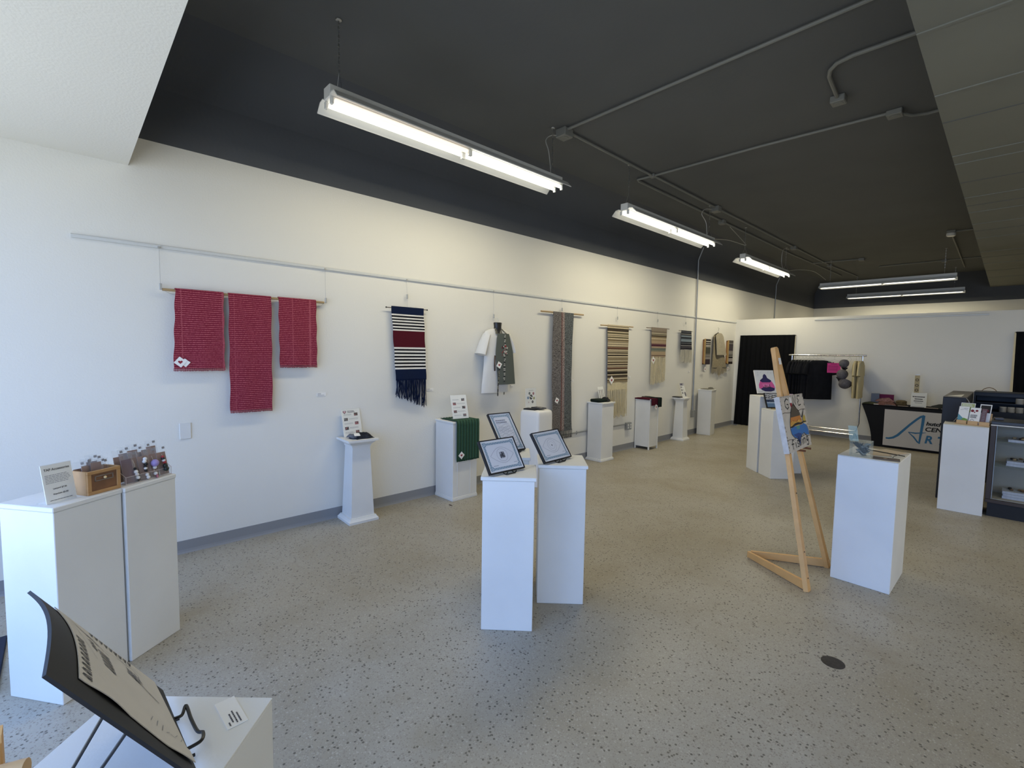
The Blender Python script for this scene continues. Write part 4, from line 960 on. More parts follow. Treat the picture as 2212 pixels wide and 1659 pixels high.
# black folded bag on the fourth pedestal
t = thing('folded_bag', 'black-green folded bag with gathered strap on the plinthed pedestal', 'bag', (.155, 5.93, .896), R(85), None)
MB().box(-.15, .06, -.10, .08, 0, .045, b=.016).build('bag_body', mat('black_green_cloth', '1C2622', .95, spec=.1, bump=.4, bscale=60), t, True)
lump('gathered_strap', '', '', (.09, -.03, 0), .3, (.14, .13, .085), mat('black_knit', '15171A', .95, bump=.5, bscale=60), 9, .4, t)
w = MB(); w.prism([(.09, .03, .035), (.15, .02, .012), (.17, .07, .012), (.11, .08, .035)], (0, 0, .0015), PAPER); w.build('paper_tag', None, t)
# red and black knit cloths on the legged stand
KR = mat('wine_knit', '4A1626', .95, spec=.1, bump=.3, bscale=160, var=.15, vscale=30)
KB = mat('black_green_knit', '1B2422', .95, spec=.1, bump=.3, bscale=160)
def fover(y0, y1, x0, drop, xo, zt=.876):
    tot = .30-x0+.012+drop
    def fn(u, v):
        s = v*tot; top = .312+xo-x0
        if s < top: return (x0+s, y0+(y1-y0)*u, zt+.004*math.sin(u*7+s*20)*.5)
        return (x0+top+.004*math.sin(u*9), y0+(y1-y0)*u, zt-(s-top))
    return fn
t = thing('wine_red_cloth', 'dark red knitted cloth hanging over the slatted stand, with white tag', 'cloth'); MB().sheet(fover(7.15, 7.36, -.0+.02, .125, .012), 12, 26, .005).build('knitted_cloth', KR, t, True)
heart_tag(t, 7.285, .735, .334, .034, 55)
t = thing('dark_green_cloth', 'blackish green knitted cloth hanging beside the dark red one', 'cloth'); MB().sheet(fover(7.335, 7.455, .02, .185, .026, .886), 10, 26, .005).build('knitted_cloth', KB, t, True)
MB().sheet(lambda u, v: (.30-.29*u, 7.136-.004*math.sin(v*PI), .874+.004-(.0 if v > .5 else .02*(1-2*v))), 8, 6, .003).build('folded_edge', KR, t, True)
t = thing('folded_cloth', 'grey cloth folded on the pedestal nearest the curtained doorway', 'cloth', (.19, 9.60, .9255), R(80)); 
MB().box(-.14, .08, -.09, .09, 0, .012, b=.004).build('cloth_layer', mat('grey_linen', '77756B', .95), t); lump('folded_end', '', '', (.08, 0, .002), 0, (.08, .10, .05), mat('grey_linen2', '5E5C54', .95), 2, .3, t)
# ------------------------------------------------------------------ items on the two paired pedestals
t, U_, V_, n_ = sheet_stand('accessories_sign', 'white TAP Accessories price sign in clear stand, left of wooden drawer', 'sign', (1.491, -.079, .9215), (1.421, .022, .9215), (1.470, -.102, 1.095), lambda F, W, H: (F.lines(W*.08, H*.50, W*.92, H*.74, 6, GREYINK, 1, .35), F.lines(W*.12, H*.055, W*.88, H*.085, 1, INK, 1, .4)))
Wd = (Vector((1.421, .022, 0))-Vector((1.491, -.079, 0))).length; Hd = .176
for s_, v_, sz, bd in (('TAP Accessories', .84, .0150, .0003), ('Lanyard $7.00', .345, .0098, .0002), ('Keychain $5.00', .205, .0098, .0002)):
    text_mesh(s_, sz, INK, 'lettering', t, U_*Wd*.5+V_*Hd*v_+n_*.0005, U_, V_, bd, 'CENTER')
# wooden drawer box with glassy cards sticking out
Ub = (Vector((1.359, .189, 0))-Vector((1.441, .061, 0))).normalized(); ang = math.atan2(Ub.y, Ub.x)
t = thing('wooden_box', 'small wooden drawer-style box with inset front and knob, full of bagged cards', 'box', (1.441, .061, .9205), ang)
W_, D_, H_ = .152, .105, .115
OAK = mat('oak', 'B58A58', .45, var=.15, vscale=14); OAKD = mat('dark_oak', '7C5536', .45, var=.25, vscale=18)
w = MB()
fr = [(0, 0, W_, .016), (0, H_-.016, W_, H_), (0, .016, .018, H_-.016), (W_-.018, .016, W_, H_-.016)]
for a, b, c, d in fr: w.box(a, c, 0, .010, b, d, b=.0015)
w.build('front_frame', OAK, t)
w = MB(); w.box(.0, .008, .010, D_, 0, H_); w.box(W_-.008, W_, .010, D_, 0, H_); w.box(.008, W_-.008, D_-.008, D_, 0, H_); w.box(.008, W_-.008, .01, D_-.008, 0, .008); w.build('box_side', OAK, t)
MB().box(.018, W_-.018, .004, .009, .016, H_-.016).build('inset_panel', OAKD, t)
w = MB()
for a, b, c, d in ((.034, .062, .118, .066), (.034, .084, .118, .088), (.034, .062, .038, .088), (.114, .062, .118, .088)): w.box(a, c, .001, .005, b, d)
w.build('label_frame', mat('pewter', '8A7F74', .4, .5), t); MB().ball((.076, -.004, .075), .0065).build('knob', mat('pale_knob', 'D8BF8E', .4), t, True)
BRC = mat('kraft_card', '8C664E', .8, var=.2, vscale=30); STRW = mat('twine', 'B9AD9A', .9)
# group of bagged keychain cards standing in the drawer and in the clear bin
def card(label, grp, loc, rz, tilt, w_, h_, bead=None, seed=0, dark=None):
    t = thing('bagged_card', label, 'bagged card', loc, rz, grp)
    ct, s_ = math.cos(tilt), math.sin(tilt); P = lambda x, z_, d=0: (x, d+z_*s_, z_*ct)
    w = MB(); w.prism([P(-w_/2, 0, 0), P(w_/2, 0, 0), P(w_/2, h_, 0), P(-w_/2, h_, 0)], (0, .002, 0)); w.build('card', dark or BRC, t)
    w = MB(); e = .006; w.prism([P(-w_/2-e, 0, -.004), P(w_/2+e, 0, -.004), P(w_/2+e, h_+.035, -.004), P(-w_/2-e, h_+.035, -.004)], (0, .0012, 0)); w.build('bag', BAG, t)
    w = MB(); w.prism([P(w_*.15, h_+.018, -.006), P(w_*.45, h_+.018, -.006), P(w_*.45, h_+.030, -.006), P(w_*.15, h_+.030, -.006)], (0, .001, 0)); w.build('bag_sticker', mat('sticker_grey', '8E8E92', .7), t)
    if bead:
        w = MB(); w.tube([P(0, h_*.92, -.006), P(.004, h_*.7, -.008), P(-.002, h_*.4, -.008), P(0, h_*.1, -.008)], .0014, STRW, n=4)
        for (z_, r_, c_) in bead: w.ball(P(random.uniform(-.003, .003), h_*z_, -.006-r_*.8), r_, c_, 10)
        w.build('bead_string', None, t, True)
    return t
WB = mat('white_bead', 'E2E0DC', .3); BB = mat('black_bead', '17181C', .3); PB = mat('purple_bead', '9C8CC4', .4); RB = mat('red_bead', 'A32E35', .3); GB = mat('green_bead', '1E2A26', .4); KB2 = mat('pink_bead', 'B26A78', .5)
rot = Matrix.Rotation(ang, 3, 'Z'); o0 = Vector((1.441, .061, 0))
def onA(x, y, z_=.9215): v = rot @ Vector((x, y, 0)); return (o0.x+v.x, o0.y+v.y, z_)
spots = [(.030, .085, -.10, .25), (.055, .075, .12, .15), (.085, .082, -.2, .2), (.115, .078, .15, .12), (.045, .050, .25, .3), (.08, .045, -.15, .25), (.115, .05, .05, .3)]
desc = ['leftmost bagged card at the back of the wooden drawer', 'second bagged card at the back of the wooden drawer', 'third bagged card at the back of the wooden drawer', 'rightmost bagged card at the back of the wooden drawer', 'left bagged card at the front of the wooden drawer', 'middle bagged card at the front of the wooden drawer', 'right bagged card at the front of the wooden drawer']
for i, (x, y, r0, tl) in enumerate(spots):
    card(desc[i], 'bagged cards in the wooden drawer', onA(x, y, .930), ang+r0*.6, tl*.5, .045, .11+.012*(i % 3), None, i)
# clear bin with beaded keychains
Wn = .25; t = thing('acrylic_bin', 'clear acrylic bin of beaded keychains on the far paired pedestal', 'bin', onA(.185, .012), ang)
w = MB(); Hb = .095
w.box(0, Wn, 0, .003, 0, .04); w.box(0, Wn, 0, .14, 0, .003)
for x in (0, Wn-.003): w.prism([(x, 0, 0), (x, .14, 0), (x, .14, .10), (x, .10, .10), (x, 0, .04)], (.003, 0, 0))
w.box(0, Wn, .137, .14, 0, .10); w.build('clear_bin', ACR, t)
w = MB(); w.tube([(0, 0, .001), (Wn, 0, .001)], .0016, n=4); w.tube([(Wn, 0, 0), (Wn, 0, .04), (Wn, .10, .10)], .0013, n=4); w.tube([(0, 0, 0), (0, 0, .04), (0, .10, .10)], .0013, n=4); w.tube([(0, 0, .04), (Wn, 0, .04)], .001, n=4); w.build('bin_edge', mat('acrylic_edge', 'B8A9A4', .3), t)
beads = [None,
         [(.55, .007, BB), (.42, .010, WB), (.30, .009, WB), (.16, .009, WB), (.05, .007, BB)],
         [(.88, .010, WB), (.78, .010, WB), (.66, .010, BB), (.55, .008, BB), (.48, .008, WB), (.38, .008, BB), (.20, .009, WB), (.08, .009, WB)],
         [(.62, .020, PB), (.42, .010, WB), (.15, .010, WB)],
         [(.80, .008, RB), (.72, .009, BB), (.64, .009, WB), (.56, .009, RB), (.40, .012, GB), (.26, .014, GB)]]
dl = ['dark red card without beads at the left end of the clear bin', 'keychain card with black and white beads, left in the clear bin', 'keychain card with many white and navy beads, middle of the clear bin', 'keychain card with large purple bead in the clear bin', 'keychain card with red and green beads, right end of the clear bin']
xs_ = [.03, .065, .115, .165, .22]
for i in range(5):
    card(dl[i], 'beaded keychain cards in the clear bin', onA(.185+xs_[i], .022+.006*(i % 2), .9255), ang+random.uniform(-.1, .1), .22, .052, .125, beads[i], i, mat('plum_card', '5A2F36', .8) if i == 0 else None)
back = ['back-row bagged card behind the dark red card', 'back-row bagged card behind the black and white beads', 'back-row bagged card behind the navy beads', 'back-row bagged card behind the purple bead', 'back-row bagged card behind the red beads', 'last bagged card at the right rear of the clear bin']
for i in range(6):
    card(back[i], 'back row of bagged cards in the clear bin', onA(.185+.03+.037*i, .075+.012*(i % 2), .9255), ang+random.uniform(-.15, .15), .18, .050, .135+.01*(i % 3), None, 30+i)
w = MB(); w.lathe([(.03, 0), (.032, .002), (.02, .012), (.004, .016)], None, 14); o = w.build('pink_pom', KB2, None, True); o.location = onA(.185+.165, .010, .9245); o.scale = (.6, .2, 1); tag(o, 'pink felt disc at the front of the clear bin', 'ornament')
# ------------------------------------------------------------------ nearest pedestal: warped board drawing on a wire easel
BO = Vector((3.302, .119, .950)); BU = Vector((.287, .014, 0)); BV = Vector((.009, -.177, .273))
Wb, Hb_ = BU.length, BV.length; bu, bv = BU.normalized(), BV.normalized(); bn = bu.cross(bv)       # points away from the room
bn = -bn if bn.y < 0 else bn
def bpos(u, v, d=0):
    curl = .017*math.sin(u*PI)*(v**1.5)
    return BO+BU*u+BV*v+Vector((-.001, .010, -.010))*u*v+bn*(d+curl)
t = thing('mounted_drawing', 'pencil drawing on tan paper mounted on warped black board, nearest the camera', 'drawing', (0, 0, 0))
MB().sheet(lambda u, v: bpos(u, v), 16, 16, .005).build('black_board', mat('black_foam_board', '16181D', .6), t, True)
TAN = mat('tan_paper', 'D2D0CF', .8, var=.05, vscale=12)
def ppos(u, v, d=0.0042):
    uu = .002+.866*u+.010*math.sin(v*7)*max(0, u-.5)*2; vv = .085-.07*u+(.765+.05*u)*v
    return bpos(uu, vv, d+.0025*max(0, math.sin(v*9+1))*(u > .85))
MB().sheet(lambda u, v: ppos(u, v), 24, 24, .0012).build('paper', TAN, t, True)
w = MB()
def pst(pts, wd, m_):
    P3 = [(a, b) for a, b in pts]; n = len(P3); L_, R__ = [], []
    for i, q in enumerate(P3):
        a = Vector(P3[min(i+1, n-1)])-Vector(P3[max(i-1, 0)]); a = a.normalized() if a.length else Vector((1, 0)); nn = Vector((-a.y, a.x))*wd/2
        L_.append(ppos(q[0]+nn.x, q[1]+nn.y, .0056)); R__.append(ppos(q[0]-nn.x, q[1]-nn.y, .0056))
    w.add(L_+R__, [(i, i+1, n+i+1, n+i) for i in range(n-1)], m_)
r_ = random.Random(11)
# camera sees u from right (u=0, room-left edge) to left; writing runs along the top and left edges
def glyphs(u0, v0, du, dv, n, hu, hv, seed):
    rr = random.Random(seed)
    for i in range(n):
        cu_, cv = u0+du*i, v0+dv*i
        for k in range(3):
            a = (rr.random(), rr.random()); b = (a[0] if rr.random() < .5 else rr.random(), rr.random())
            f = lambda q: (cu_+hu[0]*q[0]+hv[0]*q[1], cv+hu[1]*q[0]+hv[1]*q[1])
            pst([f((.1+.7*(k/2), 0)), f((.1+.7*(k/2) if k < 2 else .2, 1 if k != 1 else .5))], .009, PEND)
glyphs(.50, .905, .054, 0, 9, (.042, 0), (0, .07), 1)        # line of lettering along the top edge
glyphs(.03, .70, 0, -.048, 9, (0, -.038), (.065, 0), 2)     # lettering down the inner edge
glyphs(.36, .62, .05, 0, 5, (.038, 0), (0, .11), 3); glyphs(.30, .75, .05, 0, 3, (.036, 0), (0, .05), 4)
pst([(.12, .93), (.16, .86), (.22, .80), (.20, .72), (.26, .66), (.30, .60)], .006, PEND)
for k in range(9): pst([(.13+.012*k, .90-.02*k), (.20+.008*k, .74-.01*k)], .004, PENC)
pst([(.10, .98), (.30, .90), (.52, .84), (.60, .80)], .004, PENC)
for k in range(16): pst([(.24+r_.uniform(-.05, .05), .36+r_.uniform(-.05, .05)), (.28+r_.uniform(-.05, .06), .30+r_.uniform(-.05, .05))], .008, PEND if k % 2 else PENC)
pst([(.10, .46), (.16, .40), (.14, .30), (.20, .26), (.30, .28)], .005, PEND); pst([(.30, .34), (.36, .24), (.42, .12)], .009, PEND); pst([(.22, .62), (.18, .50), (.10, .30), (.12, .20)], .004, PENC)
for k in range(7): pst([(.80+r_.uniform(-.05, .05), .02+.05*k), (.84+r_.uniform(-.04, .04), .06+.05*k)], .005, PENC)
w.build('pencil_drawing', None, t)
t = thing('wire_easel', 'black wire easel on the nearest pedestal, holding the warped board', 'easel', (0, 0, 0))
zt = .9318
for k, s_ in enumerate((.30, .70)):
    a = BO+BU*s_; f = Vector((bn.x, bn.y, 0)).normalized()
    q = lambda d_, z_: Vector((a.x+f.x*d_, a.y+f.y*d_, z_))
    w = MB(); top = bpos(.42+.16*k, .72, -.012)
    w.tube([top, bpos(s_, .10, -.010), q(-.006, zt+.004), q(.012, zt+.003)], .003, n=7); w.build('front_leg', BLKM, t, True)
# front lip: a curved loop across the front feet
pts = [Vector(p) for p in ((3.402, .118, .950), (3.408, .136, .953), (3.389, .146, .956), (3.428, .148, .951), (3.461, .152, .946), (3.477, .158, .950), (3.497, .151, .951), (3.500, .128, .950))]
P = pts; out = []
for i in range(len(P)-1):
    p0, p1, p2, p3 = P[max(i-1, 0)], P[i], P[i+1], P[min(i+2, len(P)-1)]
    for k in range(8):
        tt = k/8; out.append(.5*((2*p1)+(p2-p0)*tt+(2*p0-5*p1+4*p2-p3)*tt*tt+(3*p1-p0-3*p2+p3)*tt**3))
MB().tube(out+[P[-1]], .003, n=7).build('front_lip', BLKM, t, True)
for k, (fx_, fy, uu, vv) in enumerate(((3.428, -.026, .55, .48), (3.456, .006, .62, .33))):
    MB().tube([bpos(uu, vv, -.006), Vector((fx_, fy, zt+.003))], .0028, n=7).build('back_leg', BLKM, t, True)
w = MB(); w.box(-.0435, .0435, -.0175, .0175, 0, .0014, PAPER); F = Flat(w, (-.0435, -.0175, .0014), (1, 0, 0), (0, 1, 0))
for i, (x0_, v0) in enumerate(((.072, .0045), (.048, .0105), (.042, .0165), (.052, .0225))): F.lines(x0_, v0, .083, v0+.0042, 1, PEND, 1, .6, seed=i)
o = w.build('artist_card'); o.location = (3.430, .2125, .9304); o.rotation_euler = (0, 0, R(2.5)); tag(o, 'small white printed card lying on the nearest pedestal', 'card')
# ------------------------------------------------------------------ second wooden easel at the very left edge, navy mat
t = thing('wooden_easel', 'pale wooden easel just entering the bottom left corner', 'easel', (2.66, -.155, 0))
w = MB(); w.box(-.03, .02, -.03, .0, 0, .60, b=.004); w.prism([(-.03, -.03, .60), (.02, -.03, .60), (.02, 0, .60), (-.03, 0, .60)], (0, 0, .02)); w.build('post', WOOD, t)
w = MB(); w.tube([(.02, -.20, .545), (.10, .045, .545)], .032, n=14); w.build('ledge', WOODL, t, True)
tag(MB().box(.66, 1.27, -.95, -.285, .0005, .014, b=.004).build('floor_mat', mat('navy_mat', '1C2438', .9)), 'dark navy floor mat behind the paired pedestals at the left edge', 'mat')
# ------------------------------------------------------------------ tall wooden easel with canvas
A = Vector((3.184, 4.005, 1.70)); F1 = Vector((3.568, 3.725, .0)); F2 = Vector((3.564, 4.278, .0)); TP = Vector((3.068, 4.012, 0))
t = thing('wooden_easel', 'tall pale wooden A-frame easel standing on the open floor, right of centre', 'easel', (3.3, 4.0, 0))
off = Vector((3.3, 4.0, 0))
nz = (F1-A).cross(F2-A).normalized(); nz = nz if nz.x > 0 else -nz
def plank(p0, p1, wd, th, nrm, name, taper=1.0, M=WOOD):
    p0, p1 = Vector(p0)-off, Vector(p1)-off; d = (p1-p0).normalized(); s = nrm.cross(d).normalized(); w = MB()
    r0 = [p0+s*wd/2, p0-s*wd/2, p0-s*wd/2-nrm*th, p0+s*wd/2-nrm*th]; r1 = [p1+s*wd*taper/2, p1-s*wd*taper/2, p1-s*wd*taper/2-nrm*th, p1+s*wd*taper/2-nrm*th]
    w.rings([r0, r1]); return w.build(name, M, t)
plank(F1+Vector((0, .0, 0)), A+Vector((0, -.020, 0)), .062, .030, nz, 'leg', .55)
plank(F2+Vector((0, -.0, 0)), A+Vector((0, .024, 0)), .062, .030, nz, 'leg', .55)
# rounded head joining both legs
w = MB(); hd = A-off; pts = []
for k in range(13): an = PI*k/12; pts.append(hd+Vector((0, math.cos(an)*.038, 0))+Vector((nz.z*-1, 0, nz.x)).normalized()*(math.sin(an)*.03-.02))
pts = [hd+Vector((0, .038, -.10))+Vector((.022, 0, 0)), ]+pts+[hd+Vector((0, -.038, -.10))+Vector((.022, 0, 0))]
w.prism([p+nz*.002 for p in pts], -nz*.034); w.build('head', WOOD, t)
up = Vector((0, 0, 1))
side1 = (TP-F1); side1.z = 0; n1 = side1.normalized().cross(up)
plank(F1+Vector((-.01, .0, .035)), TP+Vector((0, -.012, .026)), .062, .022, Vector((n1.x, n1.y, 0)), 'base_rail', .75)
side2 = (TP-F2); n2 = side2.normalized().cross(up)
plank(F2+Vector((-.01, 0, .036)), TP+Vector((0, .012, .026)), .062, .022, Vector((n2.x, n2.y, 0)), 'base_rail', .75)
w = MB()
dk = mat('dark_screw', '2A211C', .5)
for s_ in (.05, .15, .38, .55):
    p = F1+(A-F1)*s_-off+nz*.001
    T = Matrix.Translation(p) @ nz.to_track_quat('Z', 'Y').to_matrix().to_4x4(); w.lathe([(.005, 0), (.004, .003)], None, 8, T=T)
w.build('peg_hole', dk, t)
CB = Vector((3.372, 3.808, .930)); CU = Vector((.0, .556, .0)); CV = Vector((-.090, 0, .408)); cn = CU.normalized().cross(CV.normalized()); cn = cn if cn.x > 0 else -cn
pg_ = MB(); m0 = CB+CU*.5-off; pg_.tube([m0+Vector((-.05, -.06, -.012)), m0+Vector((-.05, .20, -.012))], .009, n=8); pg_.tube([m0+Vector((-.05, 0, -.012)), m0+Vector((.03, 0, -.012))], .008, n=8); pg_.tube([m0+Vector((-.05, .14, -.012)), m0+Vector((.03, .14, -.012))], .008, n=8); pg_.build('peg', mat('brown_dowel', '7A4E32', .5), t, True)
w = MB(); q0 = A+(F1-A)*.045-off+nz*.003; w.prism([q0+Vector((0, .0, 0)), q0+Vector((0, .05, 0)), q0+Vector((.01, .05, -.05)), q0+Vector((.01, 0, -.05))], nz*.002, PAPER); w.build('paper_tag', None, t)
t = thing('fishing_painting', 'painted canvas reading GONE Fishing with a blue and orange fish, on easel', 'painting', tuple(CB))
cu_n, cv_n = CU.normalized(), CV.normalized(); CW, CH = CU.length, CV.length
P = lambda u, v, d=0: cu_n*u+cv_n*v+cn*d
CANV = mat('board_grey_canvas', 'C6BDB0', .85, var=.12, vscale=16); EDG = mat('canvas_edge', 'CFCBC6', .8, var=.15, vscale=20)
w = MB(); w.prism([P(0, 0, -.002), P(CW, 0, -.002), P(CW, CH, -.002), P(0, CH, -.002)], -cn*.036, EDG); w.build('stretcher', None, t)
w = MB(); w.prism([P(0, 0, 0), P(CW, 0, 0), P(CW, CH, 0), P(0, CH, 0)], -cn*.002, CANV)
F = Flat(w, P(0, 0, 0), cu_n, cv_n); BR_ = mat('plank_line', '4A3A30', .8)
for v in (.22, .70): F.stroke([(CW*q/10, CH*v+.004*math.sin(q*1.7)) for q in range(11)], .004, BR_, 1)
r_ = random.Random(9)
for k in range(40):
    e = r_.choice((0, 1)); F.disc((.008 if e == 0 else CW-.008)+r_.uniform(-.006, .006), r_.random()*CH, r_.uniform(.002, .007), BR_, 1, n=7)
for k in range(20): F.disc(r_.random()*CW, CH-.005, r_.uniform(.002, .006), BR_, 1, n=6)
FB = mat('paint_black', '141416', .7)
def PT(m_, pts, k): F.poly([(u*CW, v*CH) for u, v in pts], m_, k)
PT(mat('paint_umber', '4E4438', .7), [(.30, .60), (.32, .69), (.38, .76), (.46, .83), (.54, .81), (.60, .73), (.66, .70), (.70, .62), (.69, .60)], 2)
PT(mat('paint_orange', 'C07A34', .7), [(.22, .45), (.24, .52), (.30, .605), (.695, .605), (.74, .52), (.75, .45)], 2)
PT(mat('paint_yellow', 'D9A548', .7), [(.23, .43), (.24, .50), (.34, .53), (.5, .50), (.62, .53), (.74, .50), (.75, .43)], 3)
PT(mat('paint_gold', 'B9A03E', .7), [(.79, .44), (.78, .52), (.88, .60), (.92, .56), (.92, .45)], 2)
PT(mat('paint_blue', '2E6CB0', .7), [(.20, .40), (.22, .32), (.30, .25), (.42, .21), (.50, .08), (.56, .20), (.66, .27), (.70, .23), (.72, .28), (.84, .22), (.95, .20), (.96, .28), (.90, .40), (.78, .45), (.5, .45), (.3, .43)], 2)
PT(mat('paint_navy', '1E3F80', .7), [(.28, .29), (.42, .22), (.50, .09), (.55, .2), (.62, .27), (.5, .30)], 3)
PT(mat('paint_teal', '4C8A86', .7), [(.44, .43), (.48, .36), (.58, .36), (.62, .43)], 3)
F.stroke([(u*CW, v*CH) for u, v in ((.20, .43), (.30, .435), (.42, .46), (.55, .465), (.68, .45), (.80, .47), (.93, .46))], [.008, .014, .018, .018, .014, .012, .006], FB, 4)
F.stroke([(u*CW, v*CH) for u, v in ((.20, .42), (.24, .53), (.31, .66), (.40, .78), (.50, .84), (.60, .74), (.68, .68), (.72, .60), (.75, .56), (.86, .66), (.90, .70))], .006, FB, 4)
F.stroke([(u*CW, v*CH) for u, v in ((.20, .42), (.22, .31), (.30, .24), (.42, .20), (.50, .06), (.56, .19), (.66, .26), (.70, .21), (.72, .27), (.84, .2), (.96, .18), (.97, .28), (.91, .41))], .005, FB, 4)
for q in range(9): F.stroke([((.27+.055*q)*CW, .46*CH), ((.27+.055*q)*CW, (.50+.04*((q*7) % 3)/2)*CH)], .005, FB, 4)
F.stroke([(.78*CW, .46*CH), (.79*CW, .56*CH), (.87*CW, .66*CH)], .008, FB, 4)
# bobber standing for the O of GONE
PT(mat('paint_white', 'E6E3DE', .7), [(.36, .86), (.36, .93), (.39, .97), (.42, .97), (.45, .93), (.45, .86)], 3); PT(RED, [(.36, .86), (.45, .86), (.445, .80), (.41, .765), (.375, .80)], 3); F.stroke([(.405*CW, .97*CH), (.405*CW, .995*CH)], .004, FB, 3)
def letter(name, u, v, su, sv):
    G = {'G': [[(1, .85), (.6, 1), (.15, .75), (.1, .3), (.5, 0), (.9, .2), (.85, .45), (.5, .45)]], 'N': [[(0, 0), (.15, 1), (.75, .05), (.9, 1)]], 'E': [[(.95, .95), (.4, 1), (.15, .75), (.55, .55), (.15, .35), (.3, .03), (.95, .1)]],
         'f': [[(.9, .85), (.65, 1), (.45, .8), (.45, 0)], [(.1, .55), (.85, .55)]], 'i': [[(.5, .6), (.5, 0)], [(.5, .8), (.55, .86)]], 's': [[(.85, .6), (.4, .66), (.25, .45), (.75, .25), (.6, .02), (.15, .06)]],
         'h': [[(.2, 1), (.2, 0)], [(.2, .4), (.5, .6), (.75, .45), (.75, 0)]], 'n': [[(.2, .6), (.2, 0)], [(.2, .4), (.5, .62), (.75, .45), (.75, 0)]], 'g': [[(.8, .55), (.4, .62), (.2, .35), (.45, .12), (.8, .3)], [(.8, .6), (.8, -.2), (.5, -.32), (.2, -.2)]]}[name]
    for st_ in G: F.stroke([((u+su*a)*CW, (v+sv*b)*CH) for a, b in st_], .0075, FB, 5)
letter('G', .14, .76, .17, .19); letter('N', .50, .80, .14, .17); letter('E', .68, .78, .15, .19)
for i, (ch, u) in enumerate(zip('fishing', (.12, .26, .34, .44, .56, .64, .76))): letter(ch, u, .045+.006*i, .13 if ch != 'i' else .10, .17)
w.build('painted_canvas', None, t)
# ------------------------------------------------------------------ small paintings behind the easel
def canvas(name, label, cat, BL, BR, TL, draw, edge=WHITE, th=.018, frame=None):
    BL, BR, TL = Vector(BL), Vector(BR), Vector(TL); U = (BR-BL).normalized(); W = (BR-BL).length; V = TL-BL; V = V-U*V.dot(U); H = V.length; V.normalize(); n = U.cross(V)
    t = thing(name, label, cat, tuple(BL)); P = lambda u, v, d: U*u+V*v+n*d
    w = MB(); w.prism([P(0, 0, -th), P(W, 0, -th), P(W, H, -th), P(0, H, -th)], n*(th-.001), edge); w.build('stretcher', None, t)
    w = MB(); w.prism([P(0, 0, -.0008), P(W, 0, -.0008), P(W, H, -.0008), P(0, H, -.0008)], n*.0008, edge); F = Flat(w, P(0, 0, 0), U, V); draw(F, W, H); w.build('painted_face', None, t)
    return t, U, V, n, W, H
IND = mat('paint_indigo', '2A2558', .7); PNK = mat('paint_pink', 'D95C9A', .7); HPK = mat('paint_hot_pink', 'E07AAE', .7)
def bell(F, W, H):   # plain generic stand-in: an indigo and pink bell shape over a dark hill
    S = lambda m_, pts, k: F.poly([(u*W, v*H) for u, v in pts], m_, k)
    S(IND, [(.42, .78), (.50, .84), (.58, .78), (.62, .66), (.80, .56), (.80, .50), (.22, .50), (.22, .56), (.38, .66)], 1)
    S(PNK, [(.22, .52), (.82, .52), (.92, .36), (.95, .22), (.80, .14), (.28, .14), (.12, .22), (.12, .36)], 2)
    S(HPK, [(.30, .40), (.72, .40), (.66, .26), (.36, .26)], 3)
    S(IND, [(.20, .20), (.35, .26), (.5, .24), (.68, .28), (.92, .22), (.90, .12), (.70, .07), (.40, .08), (.24, .14)], 4)
    for u in (.36, .44, .52, .60, .68): S(INK, [(u-.02, .22), (u+.02, .22), (u+.012, .34+.05*math.sin(u*30)), (u-.012, .34+.05*math.sin(u*30))], 5)
    S(IND, [(.24, .52), (.80, .52), (.74, .47), (.30, .47)], 4)
    for u, v in ((.16, .88), (.34, .90), (.72, .90), (.86, .88), (.16, .78)): F.stroke([(u*W+.012*math.cos(q), v*H+.012*math.sin(q)) for q in (0, .9, 1.8, 2.7, 3.6, 4.5)], .0016, PENC, 1)
    F.lines(W*.06, H*.04, W*.28, H*.08, 1, PENC)
canvas('bell_painting', 'white canvas with pink and indigo bell shape on the tallest pedestal', 'painting', (1.932, 7.315, 1.088), (2.105, 7.575, 1.088), (1.842, 7.375, 1.42), bell)
def night(F, W, H):
    F.rect(0, 0, W, H, mat('frame_black', '131418', .5), 1); F.rect(W*.06, H*.05, W*.94, H*.95, mat('night_blue', '27364E', .7), 2); F.rect(W*.06, H*.05, W*.94, H*.34, mat('lake_blue', '5C7690', .7), 3); F.rect(W*.06, H*.56, W*.94, H*.95, mat('pale_sky', 'C8C6C2', .7), 3); F.rect(W*.06, H*.30, W*.94, H*.38, mat('snow_line', '9FB0BE', .7), 4)
    r_ = random.Random(1)
    for k in range(7): F.stroke([(W*(.06+.88*q/8), H*(.62+.3*k/7+.05*math.sin(q*1.1+k*2))) for q in range(9)], r_.uniform(.002, .008), INK, 5)
    for k in range(24): F.disc(W*r_.uniform(.08, .92), H*r_.uniform(.36, .52), .0016, PAPER, 5, n=5)
canvas('lake_painting', 'small dark lake painting in black edge on the front pedestal behind the easel', 'painting', (2.20, 6.90, .932), (2.34, 7.05, .932), (2.125, 6.97, 1.125), night, FRB)
GOLD = mat('gold_easel', 'A68B54', .45, .4)
def mini_easel(label, c, rz, z0):
    t = thing('mini_easel', label, 'easel', (c[0], c[1], z0+.001), rz, 'small gold tabletop easels'); w = MB()
    w.box(-.045, .045, -.026, .012, .0, .008, b=.002); w.box(-.045, .045, -.026, -.020, .008, .016, b=.002); w.build('ledge', GOLD, t)
    w = MB()
    for s_ in (-1, 1): w.tube([(s_*.035, .015, 0), (s_*.012, .075, .16)], .004, n=6)
    w.build('front_leg', GOLD, t, True); MB().tube([(0, .08, .16), (0, .13, .0)], .004, n=6).build('back_leg', GOLD, t, True)
mini_easel('gold mini easel under the pink and indigo painting', (2.02, 7.447), R(56.4), 1.07)
mini_easel('gold mini easel under the small dark lake painting', (2.272, 6.977), R(47), .915)
